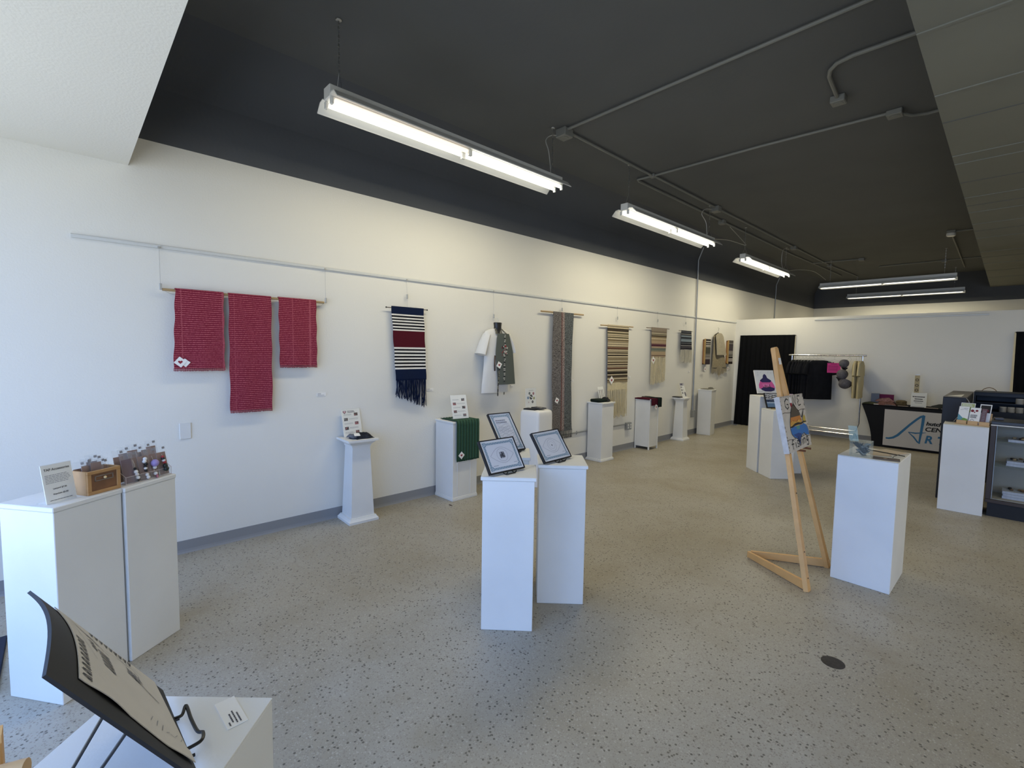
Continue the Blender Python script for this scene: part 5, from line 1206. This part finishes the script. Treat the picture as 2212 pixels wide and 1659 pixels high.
canvas('pink_card', 'small pale pink card standing on pedestal behind the easel', 'card', (2.32, 7.38, .917), (2.38, 7.45, .917), (2.28, 7.41, 1.10), lambda F, W, H: F.rect(W*.1, H*.2, W*.9, H*.9, mat('pale_pink', 'D7AFB8', .7), 1), mat('pink_card_base', 'D2B4BA', .7), .004)
# ------------------------------------------------------------------ curtained doorways
def curtain(label, x0, x1, z1, xb0, xb1, zb_=.03, y=YP-.045, folds=11):
    t = thing('curtain', label, 'curtain', (0, 0, 0), 0, 'black doorway curtains')
    def fn(u, v):
        xt = x0+(x1-x0)*u; xb = xb0+(xb1-xb0)*u
        return (xb+(xt-xb)*v, y+.016*math.sin(u*folds*2*PI)*(1-.4*v)+.008*math.sin(u*23), zb_+(z1-zb_)*v)
    MB().sheet(fn, folds*10, 10, .004).build('curtain_cloth', BLK, t, True)
    MB().tube([(x0-.01, y+.022, z1-.012), (x1+.01, y+.022, z1-.012)], .007, n=8).build('curtain_rod', BLKM, t)
    return t
curtain('full-length black curtain in the left doorway of the partition', D1[0]+.015, D1[1]-.002, 2.085, .07, 1.235)
curtain('full-length black curtain in the doorway at the right edge', D2[0]+.02, D2[1], 2.088, D2[0]+.05, D2[1]+.02)
w = MB(); w.box(D1[0]-.002, D1[0]+.012, YP-.006, YP, 0, D1[2], b=.002); struct(w.build('trim_3', mat('grey_trim', '9A9C98', .6)))
# ------------------------------------------------------------------ garment rack
YR = 11.0
t = thing('garment_rack', 'chrome rolling garment rack holding black and cream shirts', 'clothes rack', (0, YR, 0))
MB().tube([(1.24, 0, 1.655), (2.56, 0, 1.66)], .016, n=10).build('top_rail', CHROME, t, True)
for x in (1.30, 2.50):
    s_ = -1 if x < 2 else 1
    MB().tube([(x, 0, 1.65), (x, 0, .40), (x-.0*s_, 0, .36), (x-.05*s_, 0, .20)], .014, n=10).build('post', CHROME, t, True)
    MB().tube([(x-.05*s_, -.22, .07), (x-.05*s_, 0, .16), (x-.05*s_, .22, .07)], .014, n=8).build('foot', BLKM, t, True)
    for y in (-.22, .22):
        w = MB(); T = Matrix.Translation((x-.05*s_, y, .0325)) @ Matrix.Rotation(PI/2, 4, 'Y'); w.lathe([(.032, -.012), (.032, .012)], None, 16, T=T); w.build('caster', BLKP, t, True)
for y, z_ in ((.03, .205), (-.03, .14)): MB().tube([(1.34, y, z_), (2.46, y, z_)], .013, n=8).build('bottom_rail', CHROME, t, True)
def make_shirt(label, loc, rz, M, grp, scale=1.0, ln=.78):
    t = thing('hanging_shirt', label, 'shirt', loc, rz, grp)     # local x = across the shoulders; origin at the rail
    rg = [(-.12-ln, .23, .035), (-.12-ln*.6, .225, .04), (-.12-ln*.3, .22, .045), (-.20, .225, .045), (-.155, .20, .035), (-.125, .12, .028), (-.115, .06, .02)]
    MB().rings([[(rx*math.cos(2*PI*k/18), ry*math.sin(2*PI*k/18)*(1+.25*math.sin(k*2.1+z_*9)), z_) for k in range(18)] for z_, rx, ry in rg]).build('shirt_body', M, t, True)
    for sg in (-1, 1): MB().tube([(sg*.19, 0, -.175), (sg*.245, 0, -.27), (sg*.275, 0, -.40)], [.024, .030, .032], n=12, sy=2.1).build('sleeve', M, t, True)
    MB().tube([(.0, 0, .017), (.012, 0, .010), (.014, 0, -.01), (0, 0, -.03), (0, 0, -.07), (-.17, 0, -.135), (.17, 0, -.135), (0, 0, -.07)], .0025, n=5).build('hanger', WIRE, t)
    return t
T1 = make_shirt('first black t-shirt at the left end of the garment rack', (1.36, YR, 1.672), R(80), mat('black_tee', '1D1E22', .95, spec=.15, bump=.4, bscale=25, var=.25, vscale=12), 'black t-shirts on the rack')
ords = ['second', 'third', 'fourth', 'fifth', 'sixth', 'seventh', 'eighth']
for i in range(7):
    c = copytree(T1); c.location = (1.36+.066*(i+1), YR+random.uniform(-.03, .03), 1.672); c.rotation_euler = (0, 0, R(80-4*i+random.uniform(-2, 2) if i < 6 else 40)); c['label'] = '%s black t-shirt from the left end of the garment rack' % ords[i] if i < 6 else 'rightmost black t-shirt, nearest the pink notice'
CRM = mat('cream_cotton', 'B9AE8C', .95, spec=.1, bump=.3, bscale=30)
S1 = make_shirt('cream shirt nearest the caps on the garment rack', (2.40, YR, 1.674), R(96), CRM, 'cream shirts on the rack', ln=.70)
c = copytree(S1); c.location = (2.445, YR+.01, 1.674); c.rotation_euler = (0, 0, R(101)); c['label'] = 'middle cream shirt of three on the garment rack'
c = copytree(S1); c.location = (2.485, YR-.01, 1.674); c.rotation_euler = (0, 0, R(93)); c['label'] = 'cream shirt nearest the right post of the garment rack'
t = thing('pink_notice', 'bright pink printed notice clipped to a hanger on the rack', 'notice', (2.05, YR-.02, 1.51))
w = MB(); w.box(-.112, .112, 0, .002, -.195, 0, mat('magenta_paper', 'C22E7E', .7)); F = Flat(w, (-.112, -.0004, -.195), (1, 0, 0), (0, 0, 1)); MG = mat('magenta_ink', '6A1848', .8)
F.lines(.06, .165, .165, .18, 1, MG, 1, .7); F.lines(.02, .04, .20, .15, 5, MG, 1, .35); w.build('paper', None, t)
w = MB(); w.box(-.095, -.08, -.004, .008, -.01, .02); w.box(.08, .095, -.004, .008, -.01, .02); w.build('clip', BLKP, t)
MB().tube([(0, .02, .178), (.012, .02, .172), (.014, .02, .15), (0, .02, .13), (0, .02, .07), (-.10, .005, .02), (.10, .005, .02), (0, .02, .07)], .0025, n=5).build('hanger', WIRE, t)
def cap(label, loc, rx, s=1.0):
    t = thing('cap', label, 'cap', loc, 0, 'caps on the rack'); t.rotation_euler = rx
    GC = mat('grey_camo_cloth', '5C5A60', .9, var=.35, vscale=30)
    pr = [(.001, .115), (.03, .112), (.06, .10), (.08, .075), (.088, .04), (.09, .0), (.082, .0), (.078, .04), (.05, .09), (.001, .103)]
    MB().lathe([(r*s, z_*s) for r, z_ in pr], None, 20).build('crown', GC, t, True)
    MB().sheet(lambda u, v: ((u-.5)*.15*s*(1-.5*v*v), (-.08-.075*v*math.sin(PI*(.15+.7*u)))*s, (-.004-.016*v+.012*math.cos((u-.5)*PI))*s), 12, 6, .004).build('brim', mat('dark_cap_cloth', '1E1C20', .9), t, True)
    return t
cap('upper grey cap hanging between pink notice and cream shirts', (2.235, YR-.05, 1.50), (R(80), 0, R(-25)), .9)
cap('middle grey cap in the hanging cluster beside the cream shirts', (2.21, YR-.09, 1.30), (R(100), R(15), R(10)), 1.05)
cap('lowest grey cap of the cluster on the garment rack', (2.27, YR-.09, 1.15), (R(140), 0, R(-15)), 1.15)
w = MB(); w.sheet(lambda u, v: (2.215+.03*u+.02*math.sin(v*5), YR-.045-.03*math.sin(v*PI), 1.14+.42*v), 3, 14, .004); o = w.build('cap_strap', BLK, None, True); tag(o, 'black strap tying the grey caps together on the rack', 'strap')
MB_ = MB().tube([(2.29, YR, 1.69), (2.30, YR, 1.68), (2.29, YR, 1.64), (2.33, YR-.02, 1.58), (2.28, YR-.03, 1.50), (2.24, YR-.03, 1.56), (2.29, YR, 1.62)], .003, n=5).build('cap_hanger', WIRE, None, True); tag(MB_, 'thin looped hanger above the grey caps', 'hanger')
# ------------------------------------------------------------------ black-covered table with banner
YT = 10.80
t = thing('covered_table', 'table in a fitted black stretch cover in front of the partition', 'table', (3.50, YT+.20, 0))
XT0, XT1 = -.93, 1.15; DT = .40
w = MB(); rg = []
for k in range(13):
    v = k/12; z_ = .005+.755*v; a = .155*(1-v)**1.0*1.0
    pin = .175*math.sin((1-v)*PI/2)
    rg.append([(XT0+pin, -.20+.02*(1-v), z_), (XT1-pin, -.20+.02*(1-v), z_), (XT1-pin, .30-.02*(1-v), z_), (XT0+pin, .30-.02*(1-v), z_)])
w.rings(rg); w.build('stretch_cover', mat('black_spandex', '0B0C10', .6, spec=.25), t, True)
MB().box(XT0-.005, XT1+.005, -.207, .305, .752, .766, b=.004).build('table_top', BLK, t)
t = thing('centre_banner', 'white banner with blue letter A and hutch CENTER ARTS on the black table', 'banner', (2.915, YT-.012, .045))
BW = 1.50; MB().sheet(lambda u, v: (BW*u, .0-.0*v, .655*v), 4, 4, .003).build('banner_cloth', mat('banner_white', 'BDBBBB', .7), t)
w = MB(); F = Flat(w, (0, -.0022, 0), (1, 0, 0), (0, 0, 1)); BL_ = mat('banner_blue', '2F6A96', .7)
o_ = (2.915, .045); Q = lambda pts: [(a-o_[0], b-o_[1]) for a, b in pts]
F.stroke(Q([(2.955, .178), (3.00, .178), (3.06, .20), (3.12, .25), (3.20, .355), (3.28, .46), (3.36, .555), (3.42, .615), (3.462, .635)]), [.026, .032, .036, .038, .036, .034, .034, .034, .030], BL_, 1)
F.stroke(Q([(3.455, .640), (3.448, .50), (3.435, .34), (3.418, .14)]), [.042, .040, .034, .022], BL_, 1.5)
F.stroke(Q([(3.262, .325), (3.36, .318), (3.50, .345)]), [.012, .024, .008], BL_, 2)
F.stroke(Q([(3.27, .318), (3.34, .25), (3.405, .155)]), [.010, .022, .022], BL_, 2)
w.build('letter_mark', None, t)
Bk = mat('banner_black', '101114', .7)
for s_, sz, x, z_, M_, bd, sxx in (('hutchinson', .088, 3.492, .475, Bk, .0035, 1.05), ('CENTER', .102, 3.478, .372, Bk, .0028, 1.10), ('R', .185, 3.483, .165, BL_, .006, .92), ('TS', .185, 3.642, .165, BL_, .008, .95)):
    text_mesh(s_, sz, M_, 'lettering', t, Vector((x-o_[0], -.0025, z_-o_[1])), (1, 0, 0), (0, 0, 1), bd, 'LEFT', sxx, .18)
# goods on the table
ZT = .7665
PKS = mat('pink_pattern', '96706C', .85, var=.45, vscale=40); 
lump('folded_textile', 'green and brown folded textile at left end of the black table', 'cloth', (2.68, 11.0, ZT), 0, (.24, .22, .045), mat('green_brown_cloth', '4E523A', .9, var=.4, vscale=25), 1, .3)
w = MB(); w.box(-.06, .06, -.03, .03, 0, .19, b=.004); o = w.build('blue_box', mat('blue_grey_box', '6A7488', .7)); o.location = (2.72, 11.07, ZT+.001); tag(o, 'blue-grey box standing behind the pink fabric pouches', 'box')
w = MB(); w.box(-.13, .13, -.015, .015, 0, .18, b=.003); F = Flat(w, (-.13, -.0155, 0), (1, 0, 0), (0, 0, 1)); F.lines(.05, .14, .24, .17, 1, MG, 1, .8); o = w.build('pink_box_sign', mat('mauve_card', 'A98E9E', .7)); o.location = (2.86, 11.10, ZT+.001); tag(o, 'mauve card with dark lettering behind the pink pouches', 'sign')
lump('fabric_pouch', 'pink patterned fabric pouch, upper one on the black table', 'pouch', (2.88, 11.0, ZT+.055), .1, (.26, .15, .09), PKS, 2, .35, None, 'pink fabric pouches')
lump('fabric_pouch', 'brownish pink fabric pouch, lower one on the black table', 'pouch', (2.92, 10.93, ZT), -.1, (.30, .24, .09), mat('pink_brown_pattern', '7A5650', .85, var=.5, vscale=45), 6, .35, None, 'pink fabric pouches')
t = thing('round_pouch', 'olive round fabric pouch between pink pouches and the white sign', 'pouch', (3.12, 10.95, ZT)); OL = mat('olive_cloth', '5E5138', .9, var=.25, vscale=40)
MB().lathe([(.055, 0), (.078, .02), (.080, .045), (.068, .055), (.080, .066), (.078, .085), (.05, .10), (.001, .104)], None, 22).build('pouch_body', OL, t, True); lump('bow', '', '', (0, -.075, .045), 0, (.06, .03, .025), OL, 3, .3, t)
t = thing('table_sign', 'square white sign in clear stand on the black table', 'sign', (3.36, 10.90, ZT)); w = MB(); w.box(-.105, .105, 0, .003, 0, .255, PAPER); F = Flat(w, (-.105, -.0005, 0), (1, 0, 0), (0, 0, 1)); F.lines(.02, .175, .19, .195, 1, INK, 1, .8); F.lines(.05, .135, .16, .155, 1, INK, 1, .8); F.lines(.04, .10, .17, .12, 1, INK, 1, .7); F.lines(.055, .07, .155, .085, 1, GREYINK, 1, .6); w.build('printed_sheet', None, t)
w = MB(); w.box(-.108, .108, -.005, -.003, 0, .26); w.box(-.108, .108, -.005, .06, 0, .002); w.build('acrylic_holder', ACR, t)
t = thing('button_card', 'tall tan strip with round ornaments standing behind the white sign', 'display card', (3.30, 11.10, ZT)); w = MB(); w.box(-.034, .034, 0, .012, 0, .575, mat('tan_strip', 'B0A27E', .7), b=.002); F = Flat(w, (-.034, -.0006, 0), (1, 0, 0), (0, 0, 1))
for z_ in (.29, .375, .475): F.disc(.034, z_, .026, mat('bronze_disc', '5E5644', .6), 1); F.disc(.034, z_, .013, mat('tan_strip', 'B0A27E', .7), 2)
w.build('card', None, t); MB().box(-.036, .036, -.004, .016, .555, .58, b=.002).build('cap', ENAM, t)
lump('dark_textiles', 'heap of black-green folded textiles right of the white sign', 'cloth', (3.70, 11.0, ZT), 0, (.36, .28, .10), mat('dark_green_black', '1E2422', .9, var=.4, vscale=25), 8, .3)
for i, (x, wd) in enumerate(((2.78, .075), (2.98, .16), (3.16, .15), (3.36, .17), (3.55, .16), (3.74, .15))):
    o = MB().box(-wd/2, wd/2, -.02, .02, 0, .012, b=.003).build('price_strip', [PAPER, mat('strip_tan', '8B7F74', .8), mat('strip_grey', '6E6E70', .8)][(i and 1+i % 2)]); o.location = (x, 10.83, ZT+.001)
    tag(o, ['white price slip at the left front edge of the black table', 'flat strip in front of the pink pouches', 'flat strip in front of the olive pouch', 'flat strip in front of the white sign', 'flat strip just right of the white sign', 'flat strip in front of the dark textiles'][i], 'price strip')
t = thing('handled_basket', 'basket with tall thin arched handle, showing above the dark counter', 'basket', (4.22, 11.05, ZT)); WK = mat('wicker', '7A6142', .8, var=.2, vscale=60)
w = MB(); w.lathe([(.10, 0), (.14, .06), (.15, .12), (.142, .12), (.132, .06), (.09, .012)], None, 22); w.build('basket_body', WK, t, True)
MB().tube([(.148*math.cos(PI*k/14), 0, .11+.29*math.sin(PI*k/14)) for k in range(15)], .006, n=6).build('handle', WK, t, True)
# ------------------------------------------------------------------ dark counter and glass display case
DKC = mat('black_laminate', '101115', .5, var=.1, vscale=4); CTP = mat('brown_laminate', '5B544B', .45, var=.1, vscale=5)
t = thing('sales_counter', 'tall black U-shaped sales counter behind the brochure pedestal', 'counter', (3.92, 7.40, 0))
MB().box(0, .20, 0, 1.40, 0, 1.19, b=.003).build('wing_panel', DKC, t)
MB().box(0, .20, 0, 1.40, 1.191, 1.20, b=.002).build('wing_top', CTP, t)
MB().box(.202, 2.6, 1.42, 1.85, 1.191, 1.20, b=.002).build('counter_top', DKC, t)
w = MB(); w.box(.202, 2.6, 1.82, 1.85, 0, 1.19); w.box(.202, 2.6, 1.42, 1.45, 0, .93); w.box(.202, 2.6, 1.42, 1.82, .93, .95); w.box(.202, 2.6, 1.44, 1.455, 1.15, 1.19)
for x in (.202, .90, 1.5, 2.57): w.box(x, x+.02, 1.42, 1.82, .95, 1.19)
w.box(.222, 2.57, 1.44, 1.80, 1.055, 1.065)
w.build('shelf_unit', DKC, t)
w = MB(); w.prism([(.03, .10, 0), (.15, .04, 0), (.15, .55, 0)], (0, 0, .001), PAPER); o = w.build('paper_sheet'); o.location = (3.92, 7.42, 1.2005); tag(o, 'white paper lying on top of the sales counter wing', 'paper')
cord([(4.115, 7.398, 1.19), (4.14, 7.39, 1.15), (4.145, 7.388, 1.05), (4.12, 7.385, .98)], 'thin cord curling down the end of the sales counter', .002, WIRE)
JW = mat('jar_white', '8E8A80', .6, var=.15, vscale=30)
def jar(label, x, z_, wd=.075):
    t = thing('label_jar', label, 'jar', (x, 8.86, z_), 0, 'small pale jars in the counter'); MB().lathe([(wd/2*.94, 0), (wd/2, .006), (wd/2, .05), (wd/2*.9, .056)], None, 16).build('jar_body', JW, t, True)
    MB().lathe([(wd/2*.95, .0565), (wd/2*.95, .068), (wd/2*.8, .070)], None, 16).build('lid', mat('jar_lid', 'A9A69C', .5), t, True)
for i, x in enumerate((4.40, 4.475, 4.55, 4.625, 4.70)): jar(['leftmost', 'second', 'third', 'fourth', 'rightmost'][i]+' pale jar on the lower shelf of the counter', x, .951)
jar('single pale jar on the upper shelf of the counter', 4.545, 1.066); 
o = MB().box(-.035, .035, -.03, .03, 0, .022, b=.003).build('card_box', mat('grey_slip', '55565A', .5)); o.location = (4.385, 7.15, 1.0015); o.rotation_euler = (0, 0, .2); tag(o, 'small dark grey box on top of the display case', 'box')
# glass display case
X0 = 4.335; X1 = 6.2; Y0 = 6.95; Y1 = 7.37
t = thing('display_case', 'glass-fronted display case with brown frame, at the right edge', 'display case', (X0, Y0, 0))
BRF = mat('brown_frame', '3B3029', .5); L_ = X1-X0; D_ = Y1-Y0
MB().box(.02, L_-.02, .03, D_-.02, 0, .145).build('kick_base', mat('black_base', '121316', .6), t)
w = MB(); w.box(0, L_, 0, D_, .146, .182, b=.003)
for x in (0, L_-.04): w.box(x, x+.04, 0, .03, .183, .953, b=.003); w.box(x, x+.04, D_-.03, D_, .183, .953, b=.003)
w.build('frame', BRF, t)
MB().box(0, .012, .03, D_-.03, .183, .953).build('end_panel', mat('case_inside', 'A39C8A', .7), t)
MB().box(.012, L_-.012, D_-.028, D_-.016, .183, .953).build('back_panel', mat('case_inside', 'A39C8A', .7), t)
MB().box(.04, L_-.04, .03, D_-.03, .1825, .190).build('deck', mat('cream_deck', 'A8A291', .6), t)
MB().box(.04, L_-.04, .006, .011, .183, .945).build('glass_front', GLASS, t)
for z_ in (.53, .78): MB().box(.042, L_-.042, .05, D_-.035, z_, z_+.006).build('glass_shelf', glassy('shelf_glass', '8FA39A', .10, .05), t)
MB().box(-.0, L_, -.004, D_, .953, .964, b=.002).build('top_trim', mat('white_trim', 'DAD8D2', .4), t)
MB().box(0, L_, 0, D_, .965, 1.0, b=.004).build('top', mat('dark_top', '2A2B2C', .35), t)
w = MB(); w.box(.042, .05, .035, .045, .19, .95, b=.001); w.build('shelf_standard', GALV, t)
def stack(label, x, z_, n_b, wd):
    for k in range(n_b):
        t = thing('book', label % (['bottom', 'next lowest', 'middle', 'upper'][k] if n_b > 1 else 'single'), 'book', (x+.004*((k*3) % 2), 7.16, z_+k*.0265), 0, 'books in the display case')
        MB().box(-wd/2+.003, wd/2-.003, -.095, .095, .002, .023).build('pages', mat('page_white', 'B9BDC4', .7, var=.1, vscale=60), t)
        w = MB(); w.box(-wd/2, wd/2, -.098, .098, 0, .0018); w.box(-wd/2, wd/2, -.098, .098, .0236, .0254); w.build('cover', mat('page_white', 'B9BDC4', .7), t)
def trinket(label, x, z_, wd):
    r_ = random.Random(int(z_*100)); w = MB(); cs = [mat('shell_brown', '6A5238', .6), mat('shell_tan', 'A08A66', .6), mat('shell_dark', '2E2620', .6)]
    for k in range(26):
        p = (r_.uniform(-wd/2+.01, wd/2-.01), r_.uniform(-.08, .08), .010); w.lathe([(.012, -.009), (.016, 0), (.009, .007)], cs[k % 3], 8, p)
    o = w.build('bead_necklaces'); o.location = (x, 7.16, z_); o['kind'] = 'stuff'; tag(o, label, 'beads')
stack('%s book in the stack on the case floor', 4.675, .1905, 3, .44); trinket('brown and tan beads heaped on the bottom books', 4.675, .271, .40)
stack('%s book on the middle glass shelf of the case', 4.675, .5365, 2, .42); trinket('brown beads heaped on the middle shelf books', 4.675, .591, .40)
stack('%s book on the top glass shelf of the case', 4.675, .7865, 1, .42); trinket('tan beads heaped on the top shelf book', 4.675, .8145, .40)
# brochure holder
t = thing('brochure_holder', 'pale wooden brochure holder on pedestal beside the display case', 'brochure holder', (4.19, 7.03, .934), R(-12))
w = MB(); w.box(-.13, .15, -.05, .09, 0, .008, b=.002); w.build('base', WOODL, t)
for i, x in enumerate((-.115, -.025, .065)):
    w = MB(); w.box(x, x+.08, -.048, -.036, .008, .045, b=.002); w.box(x, x+.010, -.036, .01, .008, .04, b=.002); w.box(x+.07, x+.08, -.036, .01, .008, .04, b=.002); w.build('pocket', WOODL, t)
w = MB(); w.prism([(-.12, .02, .008), (.14, .02, .008), (.14, .055, .13), (-.12, .055, .13)], (0, .008, 0)); w.build('back_board', WOODL, t)
def brochure(label, x, y, z_, wd, h_, base, draw, rz=R(-12), tilt=.32):
    c, s_ = math.cos(rz), math.sin(rz); wx_, wy_ = 4.19+c*x-s_*y, 7.03+s_*x+c*y
    t = thing('brochure', label, 'brochure', (wx_, wy_, z_), rz, 'brochures in the wooden holder')
    V = Vector((0, math.sin(tilt), math.cos(tilt))); U = Vector((1, 0, 0)); n = U.cross(V)
    w = MB(); w.prism([U*-wd/2, U*wd/2, U*wd/2+V*h_, U*-wd/2+V*h_], -n*.004, base); F = Flat(w, U*-wd/2, U, V); draw(F, wd, h_); w.build('cover', None, t)
TEA = mat('teal_print', '5F97A8', .6); GRN = mat('green_print', '6E9A48', .6); LIM = mat('lime_print', 'A9B27A', .6); DRD = mat('deep_red_print', '7E2430', .6); MAU = mat('mauve_print', '6E5258', .6)
def dA(F, W, H):
    F.poly([(0, H*.18), (W*.9, H*.02), (W, H*.20), (W*.5, H*.32), (0, H*.55)], TEA, 1); F.poly([(W*.35, H*.22), (W, H*.03), (W, H*.26), (W*.6, H*.32)], GRN, 2); F.stroke([(W*.15, H*.78), (W*.5, H*.86), (W*.85, H*.80)], .003, GREYINK, 2); F.lines(W*.5, H*.86, W*.9, H*.92, 1, GREYINK, 2)
def dB(F, W, H):
    F.disc(W*.2, H*.80, W*.17, DRD, 1); F.disc(W*.62, H*.82, W*.14, DRD, 1); F.disc(W*.42, H*.72, W*.08, DRD, 1); F.lines(W*.08, H*.36, W*.75, H*.58, 4, INK, 1, .6); F.stroke([(W*.1, H*.2), (W*.3, H*.3), (W*.5, H*.22)], .004, INK, 1)
def dC(F, W, H):
    F.rect(W*.08, H*.55, W*.92, H*.95, mat('near_black_print', '1C191A', .6), 1); F.disc(W*.6, H*.66, W*.2, DRD, 2); F.rect(W*.3, H*.08, W*.62, H*.5, MAU, 1); F.lines(W*.32, H*.1, W*.6, H*.48, 5, INK, 2, .6)
def dD(F, W, H): F.rect(W*.04, H*.5, W*.96, H*.97, LIM, 1); F.lines(W*.1, H*.8, W*.9, H*.94, 2, PAPER, 2, .4)
brochure('white brochure with teal and green swoosh, left in the wooden holder', -.075, -.030, .946, .082, .185, PAPER, dA)
brochure('white brochure with three deep red dots, middle of the wooden holder', .018, -.030, .946, .082, .180, PAPER, dB)
brochure('mauve brochure between the dotted one and the black-topped one', .085, -.024, .946, .040, .175, MAU, lambda F, W, H: F.lines(W*.2, H*.1, W*.8, H*.9, 8, GREYINK, 1, .4))
brochure('lime green brochure standing behind the left ones', -.055, .0, .965, .115, .205, PAPER, dD)
brochure('brochure with black upper half and red dot, right in the holder', .085, .006, .962, .090, .205, PAPER, dC)
o = MB().box(-.045, .045, -.022, .022, 0, .004, b=.001).build('pen_tray', mat('grey_slip', '55565A', .5)); o.location = (4.02, 7.17, .934); tag(o, 'small grey slip at the back left of the brochure pedestal', 'slip')
o = MB().tube([(4.035, 7.19, .935), (4.09, 7.17, 1.03), (4.11, 7.165, 1.07)], .0022, n=6).build('thin_stylus', WIRE, None, True); tag(o, 'thin silver rod leaning up from the brochure pedestal', 'rod')
# ------------------------------------------------------------------ donation box, clipboard and booklets on the large pedestal
ZD = .9258
t = thing('donation_box', 'clear acrylic donation box with banknotes inside and raised sign back', 'donation box', (3.67, 4.115, ZD), R(3))
w = MB(); q = .003; W2, D2_, H2 = .125, .13, .105
w.box(0, W2, 0, q, 0, H2); w.box(0, W2, D2_-q, D2_, 0, H2); w.box(0, q, q, D2_-q, 0, H2); w.box(W2-q, W2, q, D2_-q, 0, H2); w.box(0, W2, 0, D2_, H2, H2+q); w.box(0, W2, 0, D2_, 0, q); w.build('acrylic_box', glassy('box_acrylic', 'D5E0DA', .05, .05), t)
w = MB(); w.prism([(-.006, .02, H2+.003), (.05, .02, H2+.003), (.032, .035, .215), (-.022, .035, .215)], (0, .003, 0)); w.build('sign_back', glassy('green_acrylic', 'A3B8A2', .32, .15), t)
MB().box(.05, .09, .055, .062, H2+q, H2+q+.001).build('coin_slot', BLKP, t)
w = MB(); r_ = random.Random(3); NT = [mat('note_green', '6B736A', .8, var=.3, vscale=60), mat('note_grey', '8E948E', .8, var=.3, vscale=50), mat('note_dark', '3E4442', .8, var=.3, vscale=50)]
for k in range(11):
    a = r_.uniform(-.9, .9); cx_, cy_ = r_.uniform(.035, .09), r_.uniform(.03, .10); h0 = .004+.005*k
    c_, s_ = math.cos(a), math.sin(a)
    def fnn(u, v, c_=c_, s_=s_, cx_=cx_, cy_=cy_, h0=h0, k=k):
        x, y = (u-.5)*.055, (v-.5)*.045; return (min(.118, max(.007, cx_+x*c_-y*s_)), min(.123, max(.007, cy_+x*s_+y*c_)), h0+.012*(1+math.sin(u*5+k))+.030*abs(v-.5)*(k % 3))
    w.sheet(fnn, 6, 5, .0008, NT[k % 3])
o = w.build('banknotes', None, None, True); o.location = (3.67, 4.115, ZD+.002); o.rotation_euler = (0, 0, R(3)); o['kind'] = 'stuff'; tag(o, 'crumpled banknotes inside the clear donation box', 'money')
o = MB().box(-.085, .085, -.12, .12, 0, .004, b=.001).build('drawing_pad', mat('buff_paper', 'C9B9A4', .7)); o.location = (3.83, 4.47, ZD); o.rotation_euler = (0, 0, R(-28)); tag(o, 'buff paper pad lying behind the donation box', 'paper')
o = MB().box(-.05, .05, -.06, .06, 0, .003, b=.001).build('buff_envelope', mat('buff_paper2', 'BBA98F', .7)); o.location = (3.815, 4.33, ZD+.0002); o.rotation_euler = (0, 0, R(-60)); tag(o, 'smaller buff envelope partly under the paper pad', 'envelope')
t = thing('pen', 'black pen with cord lying across the paper pad', 'pen', (0, 0, 0)); MB().tube([(3.72, 4.46, ZD+.0075), (3.955, 4.36, ZD+.0085)], .0035, n=8).build('pen_barrel', BLKP, t, True); MB().tube([(3.92, 4.375, ZD+.012), (3.90, 4.30, ZD+.0075), (3.905, 4.24, ZD+.007)], .003, n=6).build('pen_cord', BLKP, t, True)
w = MB(); w.box(-.075, .075, -.05, .05, 0, .003, mat('guest_card_brown', '5C504C', .7), b=.001); F = Flat(w, (-.075, -.05, .003), (1, 0, 0), (0, 1, 0)); F.disc(.07, .055, .012, mat('pale_spot', 'B79F88', .7), 1); F.rect(.0, .0, .15, .012, GREYINK, 1)
o = w.build('brown_booklet'); o.location = (3.875, 4.185, ZD); o.rotation_euler = (0, 0, R(8)); tag(o, 'brown booklet at front right of the large bluish pedestal', 'booklet')
# small dark scrap on floor by the green pedestal
o = MB().lathe([(.03, 0), (.026, .0015), (.001, .002)], None, 9, sx=1, sy=.35).build('floor_scrap', mat('scrap', '3A2E2C', .8)); o.location = (.43, 2.93, .0004); tag(o, 'tiny dark scrap on the floor by the green-draped pedestal', 'scrap')
